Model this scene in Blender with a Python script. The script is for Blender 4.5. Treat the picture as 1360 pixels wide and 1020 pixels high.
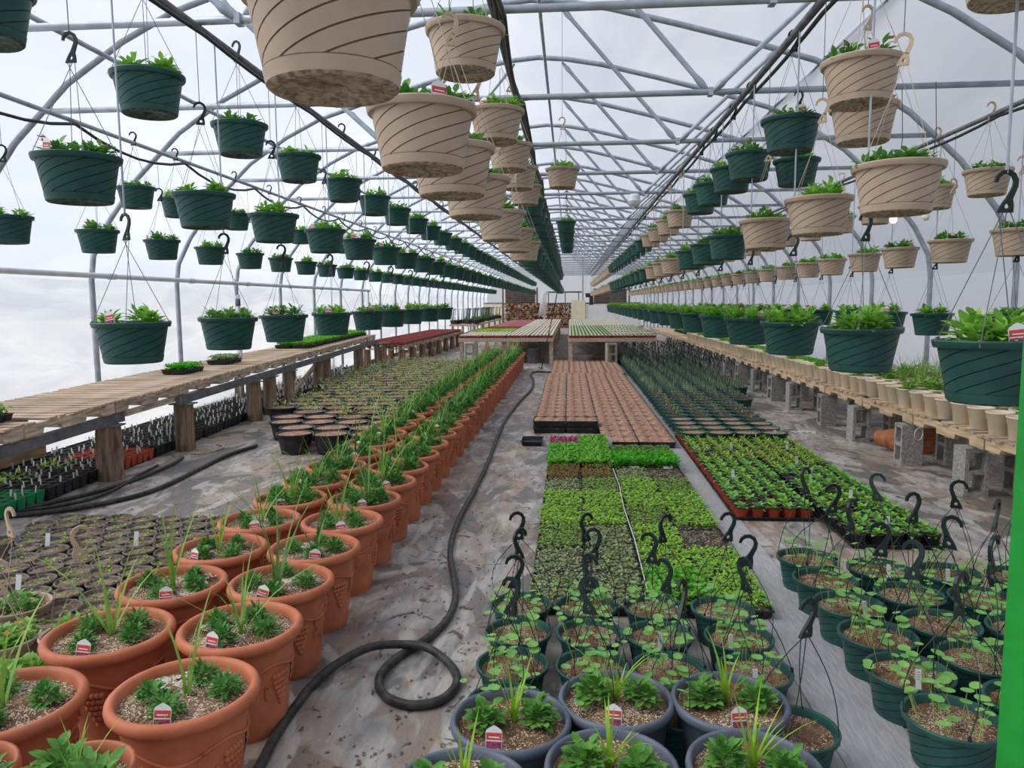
import bpy, math, random
from math import sin, cos, pi, atan2, sqrt, radians
from mathutils import Vector, Matrix

for o in list(bpy.data.objects):
    bpy.data.objects.remove(o)
SC = bpy.context.scene
COL = SC.collection
RND = random.Random(11)
U = RND.uniform

# ------------------------------------------------------------------ camera
# X right, Y down the length of the greenhouse, Z up
F_PX = 1000.0
cam_d = bpy.data.cameras.new('camera')
cam_d.sensor_width = 36.0
cam_d.lens = F_PX / 1360.0 * 36.0
cam_d.clip_start = 0.05
cam_d.clip_end = 300
cam = bpy.data.objects.new('camera', cam_d)
COL.objects.link(cam)
yc = Vector(((757 - 680) / F_PX, (510 - 401) / F_PX, 1.0)).normalized()   # house axis seen from the lens
zc = (Vector((0, 1, 0)) - yc * yc.y).normalized()
xc = zc.cross(yc)
if xc.x < 0: xc = -xc
W2C = Matrix((xc, yc, zc)).transposed()
C2W = W2C.transposed()
rt, up, fw = C2W @ Vector((1, 0, 0)), C2W @ Vector((0, 1, 0)), C2W @ Vector((0, 0, 1))
cam.matrix_world = Matrix(((rt.x, up.x, -fw.x, 0), (rt.y, up.y, -fw.y, 0), (rt.z, up.z, -fw.z, 1.57), (0, 0, 0, 1)))
SC.camera = cam

# ------------------------------------------------------------------ sky and exposure
SC.view_settings.view_transform = 'Standard'
SC.view_settings.look = 'None'
SC.view_settings.exposure = 0.42
SC.view_settings.gamma = 1.0
SC.view_settings.use_curve_mapping = False
SC.cycles.max_bounces = 8
SC.cycles.diffuse_bounces = 5
SC.cycles.use_denoising = True
W = bpy.data.worlds.new('overcast_sky')
SC.world = W
W.use_nodes = True
nt = W.node_tree
nt.nodes.clear()
wo = nt.nodes.new('ShaderNodeOutputWorld')
bg = nt.nodes.new('ShaderNodeBackground')
tc = nt.nodes.new('ShaderNodeTexCoord')
nz = nt.nodes.new('ShaderNodeTexNoise'); nz.inputs['Scale'].default_value = 1.7; nz.inputs['Detail'].default_value = 4
cr = nt.nodes.new('ShaderNodeValToRGB')
cr.color_ramp.elements[0].position = 0.35; cr.color_ramp.elements[0].color = (0.80, 0.86, 0.97, 1)
cr.color_ramp.elements[1].position = 0.7; cr.color_ramp.elements[1].color = (1.0, 1.0, 1.0, 1)
nt.links.new(tc.outputs['Generated'], nz.inputs['Vector'])
nt.links.new(nz.outputs['Fac'], cr.inputs['Fac'])
nt.links.new(cr.outputs['Color'], bg.inputs['Color'])
nt.links.new(bg.outputs['Background'], wo.inputs['Surface'])
bg.inputs['Strength'].default_value = 0.47
sun_d = bpy.data.lights.new('sun', 'SUN')          # sun behind thin cloud, from the left
sun_d.energy = 4.3
sun_d.angle = radians(45)
sun_d.color = (1.0, 0.97, 0.92)
sun = bpy.data.objects.new('sun', sun_d)
COL.objects.link(sun)
sun.rotation_euler = Vector((0.72, 0.12, -0.68)).to_track_quat('-Z', 'Y').to_euler()

# ------------------------------------------------------------------ materials
def lin(c):
    c = c / 255.0
    return c / 12.92 if c <= 0.04045 else ((c + 0.055) / 1.055) ** 2.4
def rgb(r, g, b): return (lin(r), lin(g), lin(b), 1)

def mat(name, a, b=None, scale=20.0, rough=0.6, bump=0.0, detail=3.0, lo=0.35, hi=0.65, stretch=(1, 1, 1), vary=0.0,
        transl=0.0, spec=0.3, metal=0.0, bscale=None, world=False):
    m = bpy.data.materials.new(name)
    m.use_nodes = True
    t = m.node_tree
    N, L = t.nodes, t.links
    N.clear()
    out = N.new('ShaderNodeOutputMaterial')
    p = N.new('ShaderNodeBsdfPrincipled')
    p.inputs['Roughness'].default_value = rough
    p.inputs['Specular IOR Level'].default_value = spec
    p.inputs['Metallic'].default_value = metal
    c = N.new('ShaderNodeTexCoord')
    src = c.outputs['Object']
    if world:
        g = N.new('ShaderNodeNewGeometry'); src = g.outputs['Position']
    mp = N.new('ShaderNodeMapping'); mp.inputs['Scale'].default_value = stretch
    L.new(src, mp.inputs['Vector'])
    n = N.new('ShaderNodeTexNoise'); n.inputs['Scale'].default_value = scale; n.inputs['Detail'].default_value = detail
    L.new(mp.outputs['Vector'], n.inputs['Vector'])
    r = N.new('ShaderNodeValToRGB')
    r.color_ramp.elements[0].position = lo; r.color_ramp.elements[0].color = a
    r.color_ramp.elements[1].position = hi; r.color_ramp.elements[1].color = b or a
    L.new(n.outputs['Fac'], r.inputs['Fac'])
    colour = r.outputs['Color']
    if vary:
        oi = N.new('ShaderNodeObjectInfo')
        mr = N.new('ShaderNodeMapRange'); mr.inputs['To Min'].default_value = 1 - vary; mr.inputs['To Max'].default_value = 1 + vary
        L.new(oi.outputs['Random'], mr.inputs['Value'])
        hs = N.new('ShaderNodeHueSaturation')
        L.new(mr.outputs['Result'], hs.inputs['Value'])
        L.new(colour, hs.inputs['Color'])
        colour = hs.outputs['Color']
    L.new(colour, p.inputs['Base Color'])
    if bump:
        bn = n
        if bscale:
            bn = N.new('ShaderNodeTexNoise'); bn.inputs['Scale'].default_value = bscale; bn.inputs['Detail'].default_value = 4
            L.new(mp.outputs['Vector'], bn.inputs['Vector'])
        bp = N.new('ShaderNodeBump'); bp.inputs['Strength'].default_value = bump; bp.inputs['Distance'].default_value = 0.02
        L.new(bn.outputs['Fac'], bp.inputs['Height'])
        L.new(bp.outputs['Normal'], p.inputs['Normal'])
    if transl:
        tr = N.new('ShaderNodeBsdfTranslucent')
        L.new(colour, tr.inputs['Color'])
        mx = N.new('ShaderNodeMixShader'); mx.inputs['Fac'].default_value = transl
        L.new(p.outputs['BSDF'], mx.inputs[1]); L.new(tr.outputs['BSDF'], mx.inputs[2])
        L.new(mx.outputs['Shader'], out.inputs['Surface'])
    else:
        L.new(p.outputs['BSDF'], out.inputs['Surface'])
    return m

def soil_mat(name, base, base2, fleck, amount=0.62, scale=170, patch=True):
    m = mat(name, base, base2, scale=14, rough=0.95, bump=0.6, bscale=90, spec=0.1)
    t = m.node_tree; N, L = t.nodes, t.links
    p = [x for x in N if x.type == 'BSDF_PRINCIPLED'][0]
    old = p.inputs['Base Color'].links[0].from_socket
    c = N.new('ShaderNodeTexCoord')
    oi = N.new('ShaderNodeObjectInfo')
    ad = N.new('ShaderNodeVectorMath'); ad.operation = 'ADD'
    mu = N.new('ShaderNodeMath'); mu.operation = 'MULTIPLY'; mu.inputs[1].default_value = 37.0
    L.new(oi.outputs['Random'], mu.inputs[0])
    L.new(c.outputs['Object'], ad.inputs[0]); L.new(mu.outputs[0], ad.inputs[1])
    v = N.new('ShaderNodeTexVoronoi'); v.inputs['Scale'].default_value = scale
    L.new(ad.outputs[0], v.inputs['Vector'])
    sp = N.new('ShaderNodeSeparateColor'); L.new(v.outputs['Color'], sp.inputs['Color'])
    big = N.new('ShaderNodeTexNoise'); big.inputs['Scale'].default_value = 6.0; big.inputs['Detail'].default_value = 2
    L.new(ad.outputs[0], big.inputs['Vector'])
    th = N.new('ShaderNodeMapRange')
    th.inputs['From Min'].default_value = 0.4; th.inputs['From Max'].default_value = 0.62
    th.inputs['To Min'].default_value = 0.97; th.inputs['To Max'].default_value = amount if patch else 0.97
    L.new(big.outputs['Fac'], th.inputs['Value'])
    gt = N.new('ShaderNodeMath'); gt.operation = 'GREATER_THAN'
    L.new(sp.outputs[0], gt.inputs[0]); L.new(th.outputs['Result'], gt.inputs[1])
    mx = N.new('ShaderNodeMix'); mx.data_type = 'RGBA'
    L.new(gt.outputs[0], mx.inputs['Factor']); L.new(old, mx.inputs['A']); mx.inputs['B'].default_value = fleck
    L.new(mx.outputs['Result'], p.inputs['Base Color'])
    return m

def film_mat(name, col, col2, scale, stretch):
    m = bpy.data.materials.new(name); m.use_nodes = True
    t = m.node_tree; N, L = t.nodes, t.links; N.clear()
    out = N.new('ShaderNodeOutputMaterial')
    g = N.new('ShaderNodeNewGeometry')
    mp = N.new('ShaderNodeMapping'); mp.inputs['Scale'].default_value = stretch; mp.inputs['Rotation'].default_value = (0.25, 0, 0)
    L.new(g.outputs['Position'], mp.inputs['Vector'])
    n = N.new('ShaderNodeTexNoise'); n.inputs['Scale'].default_value = scale; n.inputs['Detail'].default_value = 6; n.inputs['Distortion'].default_value = 1.2
    L.new(mp.outputs['Vector'], n.inputs['Vector'])
    r = N.new('ShaderNodeValToRGB')
    r.color_ramp.elements[0].position = 0.4; r.color_ramp.elements[0].color = col
    r.color_ramp.elements[1].position = 0.72; r.color_ramp.elements[1].color = col2
    L.new(n.outputs['Fac'], r.inputs['Fac'])
    tr = N.new('ShaderNodeBsdfTranslucent'); L.new(r.outputs['Color'], tr.inputs['Color'])
    p = N.new('ShaderNodeBsdfPrincipled'); p.inputs['Base Color'].default_value = (0.85, 0.87, 0.9, 1); p.inputs['Roughness'].default_value = 0.35
    bp = N.new('ShaderNodeBump'); bp.inputs['Strength'].default_value = 0.5; bp.inputs['Distance'].default_value = 0.05
    L.new(n.outputs['Fac'], bp.inputs['Height'])
    L.new(bp.outputs['Normal'], p.inputs['Normal']); L.new(bp.outputs['Normal'], tr.inputs['Normal'])
    mx = N.new('ShaderNodeMixShader'); mx.inputs['Fac'].default_value = 0.12
    L.new(tr.outputs['BSDF'], mx.inputs[1]); L.new(p.outputs['BSDF'], mx.inputs[2])
    tp = N.new('ShaderNodeBsdfTransparent')              # thin film: part of the light passes straight through
    m2 = N.new('ShaderNodeMixShader'); m2.inputs['Fac'].default_value = 0.40
    L.new(mx.outputs['Shader'], m2.inputs[1]); L.new(tp.outputs[0], m2.inputs[2])
    L.new(m2.outputs['Shader'], out.inputs['Surface'])
    return m

M = {}
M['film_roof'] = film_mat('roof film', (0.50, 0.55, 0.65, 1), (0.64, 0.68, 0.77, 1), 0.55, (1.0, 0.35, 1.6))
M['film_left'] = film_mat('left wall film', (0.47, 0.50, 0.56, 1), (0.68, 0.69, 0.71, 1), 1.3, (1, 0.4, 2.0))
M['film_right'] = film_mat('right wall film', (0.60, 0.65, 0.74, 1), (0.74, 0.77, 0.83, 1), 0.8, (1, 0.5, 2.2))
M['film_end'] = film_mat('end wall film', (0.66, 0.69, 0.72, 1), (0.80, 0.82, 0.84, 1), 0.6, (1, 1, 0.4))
M['steel'] = mat('galvanised steel', rgb(150, 160, 172), rgb(176, 184, 192), scale=9, rough=0.42, spec=0.5, metal=0.35)
M['dark_steel'] = mat('dark steel bar', rgb(92, 94, 100), rgb(118, 120, 124), scale=12, rough=0.55, metal=0.2)
M['pvc'] = mat('grey white pvc', rgb(196, 200, 206), rgb(212, 214, 218), scale=6, rough=0.4)
M['cable'] = mat('black cable', rgb(38, 38, 42), rgb(56, 56, 60), scale=20, rough=0.5)
M['hose'] = mat('black hose', rgb(42, 41, 42), rgb(72, 70, 68), scale=22, rough=0.5, bump=0.15)
M['wire'] = mat('wire', rgb(92, 96, 104), rgb(120, 124, 130), scale=20, rough=0.5)
M['green_pot'] = mat('dark green plastic', rgb(32, 72, 67), rgb(42, 84, 79), scale=7, rough=0.42, bump=0.03, vary=0.12)
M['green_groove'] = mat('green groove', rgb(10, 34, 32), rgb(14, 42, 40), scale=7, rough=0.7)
M['green_dirt'] = mat('green pot underside', rgb(40, 70, 66), rgb(104, 108, 102), scale=45, rough=0.8, lo=0.4, hi=0.7)
M['beige_pot'] = mat('beige plastic', rgb(170, 150, 132), rgb(184, 165, 146), scale=6, rough=0.5, bump=0.03, vary=0.07)
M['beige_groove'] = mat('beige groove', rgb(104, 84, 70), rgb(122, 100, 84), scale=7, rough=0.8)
M['beige_dirt'] = mat('beige pot underside', rgb(124, 106, 88), rgb(180, 162, 142), scale=55, rough=0.85, lo=0.38, hi=0.6)
M['nursery_pot'] = mat('cream nursery pot', rgb(212, 196, 172), rgb(222, 206, 182), scale=6, rough=0.5, vary=0.04)
M['terracotta'] = mat('terracotta plastic', rgb(176, 100, 70), rgb(194, 118, 86), scale=9, rough=0.6, bump=0.05, vary=0.07)
M['black_pot'] = mat('black plastic', rgb(34, 35, 38), rgb(50, 50, 54), scale=12, rough=0.45, bump=0.03)
M['film_black'] = mat('dusty black plastic', rgb(78, 73, 70), rgb(128, 119, 110), scale=30, rough=0.7, bump=0.1)
M['grey_pot'] = mat('blue grey plastic', rgb(82, 90, 106), rgb(102, 110, 124), scale=8, rough=0.4, bump=0.03, vary=0.05)
M['red_pot'] = mat('red plastic', rgb(168, 66, 44), rgb(186, 80, 54), scale=8, rough=0.5)
M['red_tray'] = mat('dark red tray', rgb(128, 52, 52), rgb(150, 66, 62), scale=8, rough=0.55)
M['kelly_pot'] = mat('bright green plastic', rgb(22, 128, 76), rgb(30, 146, 90), scale=8, rough=0.5)
M['soil'] = soil_mat('potting soil', rgb(92, 68, 52), rgb(140, 110, 88), rgb(204, 186, 164), 0.6, 240)
M['soil_dark'] = soil_mat('dark soil', rgb(62, 52, 46), rgb(104, 90, 80), rgb(150, 136, 120), 0.9)
M['soil_dust'] = soil_mat('dry dusty soil', rgb(96, 82, 68), rgb(146, 128, 108), rgb(180, 162, 138), 0.85)
M['soil_brown'] = soil_mat('reddish brown soil', rgb(140, 106, 90), rgb(180, 144, 124), rgb(206, 174, 150), 0.8, scale=120)
M['perlite'] = mat('pale perlite mix', rgb(196, 184, 168), rgb(226, 218, 206), scale=90, rough=0.9, bump=0.5, bscale=120)
M['card'] = mat('white card', rgb(214, 216, 218), rgb(228, 228, 230), scale=10, rough=0.5)
M['card_grey'] = mat('grey print', rgb(150, 154, 158), rgb(182, 184, 186), scale=160, rough=0.5)
M['pink'] = mat('pink print', rgb(208, 74, 96), rgb(226, 118, 132), scale=60, rough=0.5)
M['purple'] = mat('purple print', rgb(112, 42, 104), rgb(178, 92, 112), scale=90, rough=0.5)
M['red_print'] = mat('red print', rgb(190, 52, 58), rgb(214, 88, 84), scale=70, rough=0.5)
M['wood'] = mat('weathered pallet wood', rgb(146, 124, 104), rgb(208, 186, 162), scale=4, rough=0.85, bump=0.35, stretch=(1, 9, 14), vary=0.16, detail=6, bscale=10)
M['wood_y'] = mat('weathered stringer wood', rgb(146, 128, 110), rgb(210, 194, 174), scale=4, rough=0.85, bump=0.35, stretch=(12, 1, 9), vary=0.12, detail=6, bscale=10)
M['wood_pale'] = mat('pale pallet wood', rgb(176, 152, 122), rgb(214, 192, 160), scale=4, rough=0.8, bump=0.3, stretch=(12, 1, 9), vary=0.1, detail=6, bscale=10)
M['post'] = mat('weathered log', rgb(96, 76, 60), rgb(158, 138, 116), scale=3, rough=0.9, bump=0.8, stretch=(7, 7, 0.8), vary=0.1, detail=7, bscale=8)
M['post_end'] = mat('sawn log end', rgb(150, 120, 88), rgb(178, 146, 108), scale=30, rough=0.9)
M['block'] = mat('concrete block', rgb(134, 132, 128), rgb(168, 166, 160), scale=40, rough=0.95, bump=0.4, vary=0.12)
M['leaf'] = mat('bright leaf', rgb(104, 164, 56), rgb(150, 200, 88), scale=16, rough=0.5, transl=0.3, vary=0.06)
M['leaf_mid'] = mat('mid green leaf', rgb(78, 136, 54), rgb(118, 172, 80), scale=16, rough=0.5, transl=0.25, vary=0.06)
M['leaf_dark'] = mat('dark feathery leaf', rgb(64, 124, 50), rgb(104, 164, 74), scale=22, rough=0.55, transl=0.2, vary=0.08)
M['leaf_round'] = mat('round leaf', rgb(116, 176, 88), rgb(146, 200, 112), scale=14, rough=0.5, transl=0.3)
M['leaf_lime'] = mat('lime leaf', rgb(140, 190, 52), rgb(176, 214, 84), scale=16, rough=0.5, transl=0.35)
M['leaf_neon'] = mat('vivid green leaf', rgb(68, 166, 32), rgb(104, 198, 52), scale=16, rough=0.5, transl=0.35)
M['leaf_olive'] = mat('olive leaf', rgb(96, 112, 58), rgb(146, 156, 92), scale=30, rough=0.6, transl=0.2)
M['leaf_sage'] = mat('sage leaf', rgb(122, 148, 106), rgb(170, 186, 144), scale=20, rough=0.6, transl=0.2)
M['leaf_blue'] = mat('blue green leaf', rgb(80, 116, 94), rgb(120, 150, 124), scale=20, rough=0.6, transl=0.2)
M['leaf_purple'] = mat('plum leaf', rgb(98, 62, 66), rgb(136, 94, 92), scale=20, rough=0.6, transl=0.2)
M['leaf_magenta'] = mat('magenta leaf', rgb(150, 44, 96), rgb(186, 84, 126), scale=20, rough=0.5, transl=0.25)
M['leaf_rust'] = mat('rust leaf', rgb(134, 86, 44), rgb(164, 116, 62), scale=20, rough=0.6, transl=0.2)
M['blade'] = mat('grass blade', rgb(118, 164, 70), rgb(160, 194, 98), scale=10, rough=0.5, transl=0.25, vary=0.08)
M['blade_dark'] = mat('dark spike blade', rgb(88, 130, 66), rgb(128, 162, 92), scale=10, rough=0.5, transl=0.2, vary=0.1)
M['dry'] = mat('dry grass', rgb(166, 138, 104), rgb(196, 170, 134), scale=10, rough=0.9)
M['stem'] = mat('pale stem', rgb(150, 164, 92), rgb(176, 186, 116), scale=10, rough=0.6, transl=0.2)
M['flower_orange'] = mat('orange petal', rgb(214, 104, 50), rgb(228, 132, 66), scale=12, rough=0.6, transl=0.2)
M['flower_pink'] = mat('pink petal', rgb(206, 112, 132), rgb(226, 150, 160), scale=12, rough=0.6, transl=0.2)
M['hook'] = mat('black green hook plastic', rgb(24, 38, 38), rgb(38, 54, 52), scale=12, rough=0.42)
M['hook_beige'] = mat('beige hook plastic', rgb(176, 156, 132), rgb(196, 178, 152), scale=12, rough=0.5)
M['string_beige'] = mat('beige hanger strand', rgb(170, 156, 140), rgb(186, 172, 156), scale=12, rough=0.6)
M['post_paint'] = mat('green paint', rgb(22, 128, 44), rgb(30, 144, 54), scale=14, rough=0.4, bump=0.05)
M['post_rust'] = mat('rust patch', rgb(122, 76, 44), rgb(140, 92, 50), scale=30, rough=0.8)
M['bark'] = mat('split log', rgb(100, 62, 40), rgb(150, 104, 70), scale=6, rough=0.9, lo=0.42, hi=0.7)
M['white_panel'] = mat('white panel', rgb(226, 228, 228), rgb(236, 237, 236), scale=3, rough=0.5)
M['cream_panel'] = mat('cream panel', rgb(226, 214, 184), rgb(234, 224, 198), scale=3, rough=0.6)
M['louver'] = mat('grey brown louvre', rgb(122, 110, 102), rgb(142, 130, 120), scale=5, rough=0.7)
M['timber'] = mat('brown timber', rgb(104, 82, 68), rgb(128, 104, 86), scale=4, rough=0.8, stretch=(8, 8, 1))
M['basket_weave'] = mat('brown ribbed pot', rgb(150, 92, 58), rgb(178, 118, 78), scale=14, rough=0.8)
M['glass_bulb'] = mat('unlit bulb', rgb(220, 216, 206), rgb(230, 226, 216), scale=5, rough=0.2)
def bulb_mat():
    m = bpy.data.materials.new('lit bulb'); m.use_nodes = True
    p = m.node_tree.nodes['Principled BSDF']
    p.inputs['Base Color'].default_value = (1, 0.85, 0.6, 1)
    p.inputs['Emission Color'].default_value = (1, 0.8, 0.5, 1); p.inputs['Emission Strength'].default_value = 4
    return m
M['bulb_lit'] = bulb_mat()
def poly_mat():
    m = bpy.data.materials.new('clear poly tube'); m.use_nodes = True
    t = m.node_tree; N, L = t.nodes, t.links; N.clear()
    out = N.new('ShaderNodeOutputMaterial')
    tr = N.new('ShaderNodeBsdfTranslucent'); tr.inputs['Color'].default_value = (0.85, 0.82, 0.8, 1)
    tp = N.new('ShaderNodeBsdfTransparent')
    gl = N.new('ShaderNodeBsdfPrincipled'); gl.inputs['Base Color'].default_value = (0.8, 0.78, 0.76, 1); gl.inputs['Roughness'].default_value = 0.25
    a = N.new('ShaderNodeMixShader'); a.inputs['Fac'].default_value = 0.5
    b = N.new('ShaderNodeMixShader'); b.inputs['Fac'].default_value = 0.35
    L.new(tr.outputs[0], a.inputs[1]); L.new(gl.outputs[0], a.inputs[2])
    L.new(a.outputs[0], b.inputs[1]); L.new(tp.outputs[0], b.inputs[2]); L.new(b.outputs[0], out.inputs['Surface'])
    return m
M['poly'] = poly_mat()

def floor_mat():
    m = bpy.data.materials.new('worn weed fabric floor'); m.use_nodes = True
    t = m.node_tree; N, L = t.nodes, t.links; N.clear()
    out = N.new('ShaderNodeOutputMaterial')
    p = N.new('ShaderNodeBsdfPrincipled'); p.inputs['Specular IOR Level'].default_value = 0.3
    g = N.new('ShaderNodeNewGeometry')
    def noise(scale, stretch=(1, 1, 1), detail=5, dist=0.0, rot=0.0):
        mp = N.new('ShaderNodeMapping'); mp.inputs['Scale'].default_value = stretch; mp.inputs['Rotation'].default_value = (0, 0, rot)
        L.new(g.outputs['Position'], mp.inputs['Vector'])
        n = N.new('ShaderNodeTexNoise'); n.inputs['Scale'].default_value = scale; n.inputs['Detail'].default_value = detail; n.inputs['Distortion'].default_value = dist
        L.new(mp.outputs['Vector'], n.inputs['Vector'])
        return n.outputs['Fac']
    def ramp(f, p0, c0, p1, c1):
        r = N.new('ShaderNodeValToRGB')
        r.color_ramp.elements[0].position = p0; r.color_ramp.elements[0].color = c0
        r.color_ramp.elements[1].position = p1; r.color_ramp.elements[1].color = c1
        L.new(f, r.inputs['Fac']); return r.outputs['Color']
    def mix(fac, a, b):
        x = N.new('ShaderNodeMix'); x.data_type = 'RGBA'
        L.new(fac, x.inputs['Factor']); L.new(a, x.inputs['A'])
        if isinstance(b, tuple): x.inputs['B'].default_value = b
        else: L.new(b, x.inputs['B'])
        return x.outputs['Result']
    base = ramp(noise(7, (1.6, 0.5, 1), 8, 0.4, 0.5), 0.32, rgb(132, 129, 128), 0.68, rgb(190, 185, 180))
    fine = ramp(noise(150, detail=2), 0.3, (0.78, 0.78, 0.78, 1), 0.7, (1, 1, 1, 1))
    mul = N.new('ShaderNodeMix'); mul.data_type = 'RGBA'; mul.blend_type = 'MULTIPLY'; mul.inputs['Factor'].default_value = 1
    L.new(base, mul.inputs['A']); L.new(fine, mul.inputs['B'])
    col = mul.outputs['Result']
    warm = ramp(noise(1.1, (1.4, 0.45, 1), 5, 0.8), 0.46, (0, 0, 0, 1), 0.62, (0.75, 0.75, 0.75, 1))
    col = mix(warm, col, rgb(158, 140, 126))
    wet = ramp(noise(1.5, (0.9, 0.5, 1), 7, 1.6, 0.2), 0.525, (0, 0, 0, 1), 0.555, (0.85, 0.85, 0.85, 1))
    col = mix(wet, col, rgb(98, 96, 95))
    crust = ramp(noise(2.6, (1.0, .55, 1), 9, 2.6, 0.35), 0.53, (0, 0, 0, 1), 0.58, (0.7, 0.7, 0.7, 1))
    col = mix(crust, col, rgb(136, 118, 106))
    pale = ramp(noise(3.1, (1.0, .4, 1), 9, 1.8, 0.9), 0.56, (0, 0, 0, 1), 0.63, (0.6, 0.6, 0.6, 1))
    col = mix(pale, col, rgb(196, 190, 184))
    flake = ramp(noise(5.5, (1.0, 0.9, 1), 7, 2.2), 0.63, (0, 0, 0, 1), 0.66, (0.85, 0.85, 0.85, 1))
    col = mix(flake, col, rgb(84, 72, 66))
    L.new(col, p.inputs['Base Color'])
    rr = N.new('ShaderNodeMapRange'); rr.inputs['To Min'].default_value = 0.8; rr.inputs['To Max'].default_value = 0.42
    L.new(wet, rr.inputs['Value']); L.new(rr.outputs['Result'], p.inputs['Roughness'])
    bp = N.new('ShaderNodeBump'); bp.inputs['Strength'].default_value = 0.5; bp.inputs['Distance'].default_value = 0.015
    L.new(noise(26, (1.4, 0.6, 1), 6, 0.5, 0.5), bp.inputs['Height']); L.new(bp.outputs['Normal'], p.inputs['Normal'])
    L.new(p.outputs['BSDF'], out.inputs['Surface'])
    return m
M['floor'] = floor_mat()
M['fabric'] = mat('grey weed fabric', rgb(150, 151, 154), rgb(172, 172, 173), scale=120, rough=0.7, stretch=(1, 0.1, 1), bump=0.1, world=True)
M['gravel'] = mat('pale gravel', rgb(150, 151, 154), rgb(164, 164, 166), scale=30, rough=0.95, world=True)

# ------------------------------------------------------------------ mesh builder
class MB:
    def __init__(s): s.v, s.f, s.m = [], [], []
    def add(s, vs, fs, m=0):
        b = len(s.v); s.v += [tuple(v) for v in vs]
        for i, f in enumerate(fs):
            s.f.append([b + k for k in f]); s.m.append(m if isinstance(m, int) else m[i])
        return s
    def box(s, a, b, m=0, T=None):
        x0, y0, z0 = a; x1, y1, z1 = b
        vs = [Vector(p) for p in ((x0, y0, z0), (x1, y0, z0), (x1, y1, z0), (x0, y1, z0), (x0, y0, z1), (x1, y0, z1), (x1, y1, z1), (x0, y1, z1))]
        if T: vs = [T @ v for v in vs]
        return s.add(vs, [(0, 3, 2, 1), (4, 5, 6, 7), (0, 1, 5, 4), (1, 2, 6, 5), (2, 3, 7, 6), (3, 0, 4, 7)], m)
    def lathe(s, prof, n=24, m=0, c=(0, 0, 0), wob=0.0):
        b = []; rows = len(prof)
        for r, z in prof:
            for k in range(n):
                a = 2 * pi * k / n
                q = r * (1 + (U(-wob, wob) if wob else 0))
                b.append((c[0] + q * cos(a), c[1] + q * sin(a), c[2] + z))
        fs, ms = [], []
        for i in range(rows - 1):
            for k in range(n):
                k2 = (k + 1) % n
                fs.append((i * n + k, i * n + k2, (i + 1) * n + k2, (i + 1) * n + k))
                ms.append(m if isinstance(m, int) else m[i])
        return s.add(b, fs, ms)
    def disc(s, r, z, n=24, m=0, c=(0, 0), flip=False):
        vs = [(c[0] + r * cos(2 * pi * k / n), c[1] + r * sin(2 * pi * k / n), z) for k in range(n)]
        f = list(range(n))
        return s.add(vs, [f[::-1] if flip else f], m)
    def tube(s, pts, r, n=6, m=0, caps=True, closed=False):
        pts = [Vector(p) for p in pts]; N = len(pts); vs = []
        prev = None
        for i, p in enumerate(pts):
            if closed: t = pts[(i + 1) % N] - pts[i - 1]
            else: t = pts[min(i + 1, N - 1)] - pts[max(i - 1, 0)]
            t.normalize()
            if prev is None:
                prev = t.orthogonal().normalized()
            u = (prev - t * prev.dot(t))
            u = u.normalized() if u.length > 1e-6 else t.orthogonal().normalized()
            prev = u; w = t.cross(u)
            rr = r[i] if isinstance(r, (list, tuple)) else r
            for k in range(n):
                a = 2 * pi * k / n
                vs.append(p + (u * cos(a) + w * sin(a)) * rr)
        fs = []
        for i in range(N if closed else N - 1):
            j = (i + 1) % N
            for k in range(n):
                k2 = (k + 1) % n
                fs.append((i * n + k, i * n + k2, j * n + k2, j * n + k))
        if caps and not closed:
            fs.append(tuple(range(n))[::-1]); fs.append(tuple((N - 1) * n + k for k in range(n)))
        return s.add(vs, fs, m)
    def leaf(s, p, d, nrm, L, Wd, m=0, droop=0.18, cup=0.10):
        d = d.normalized(); side = d.cross(nrm)
        if side.length < 1e-5: side = d.orthogonal()
        side.normalize(); nn = side.cross(d); h = Wd * .5
        c1, c2 = p + d * (L * .35) + nn * (L * .03), p + d * (L * .7) - nn * (L * droop * .35)
        up_ = nn * (Wd * cup)
        vs = [p, c1 + side * h + up_, c2 + side * h * .82 + up_, p + d * L - nn * (L * droop), c2 - side * h * .82 + up_, c1 - side * h + up_, c1, c2]
        return s.add(vs, [(0, 6, 1), (0, 5, 6), (1, 6, 7, 2), (5, 4, 7, 6), (2, 7, 3), (7, 4, 3)], m)
    def bush(s, base, R, h, n, L, Wd, m=0):
        """Dome of outward leaves around a short stem."""
        base = Vector(base)
        for i in range(n):
            a = i * 2.39996 + U(-.3, .3); t = (i + .5) / n
            e = math.asin(t) * .92 + U(-.15, .15)
            o = Vector((cos(a) * cos(e), sin(a) * cos(e), sin(e)))
            q = U(.35, 1.0)
            p = base + Vector((o.x * R * q, o.y * R * q, o.z * h * q + .004))
            d = Vector((o.x, o.y, o.z * .55 + .12)) + Vector((U(-.35, .35), U(-.35, .35), U(-.15, .3)))
            s.leaf(p, d, Vector((-o.x * .4, -o.y * .4, 1)), L * U(.75, 1.15), Wd * U(.8, 1.2), m)
        return s
    def rosette(s, base, h, n, L, Wd, m=0, e0=-2, e1=62, r0=0.004):
        base = Vector(base); ph = U(0, 6)
        for i in range(n):
            t = (i + 0.5) / n
            a = ph + i * 2.39996 + U(-.3, .3)
            e = radians(e0 + (e1 - e0) * t + U(-12, 12))
            d = Vector((cos(a) * cos(e), sin(a) * cos(e), sin(e)))
            p = base + Vector((cos(a) * r0, sin(a) * r0, h * t))
            s.leaf(p, d, Vector((-cos(a) * sin(e), -sin(a) * sin(e), cos(e) + 0.01)), L * U(.75, 1.1) * (1 - .25 * t), Wd * U(.85, 1.2) * (1 - .2 * t), m)
        return s
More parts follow.
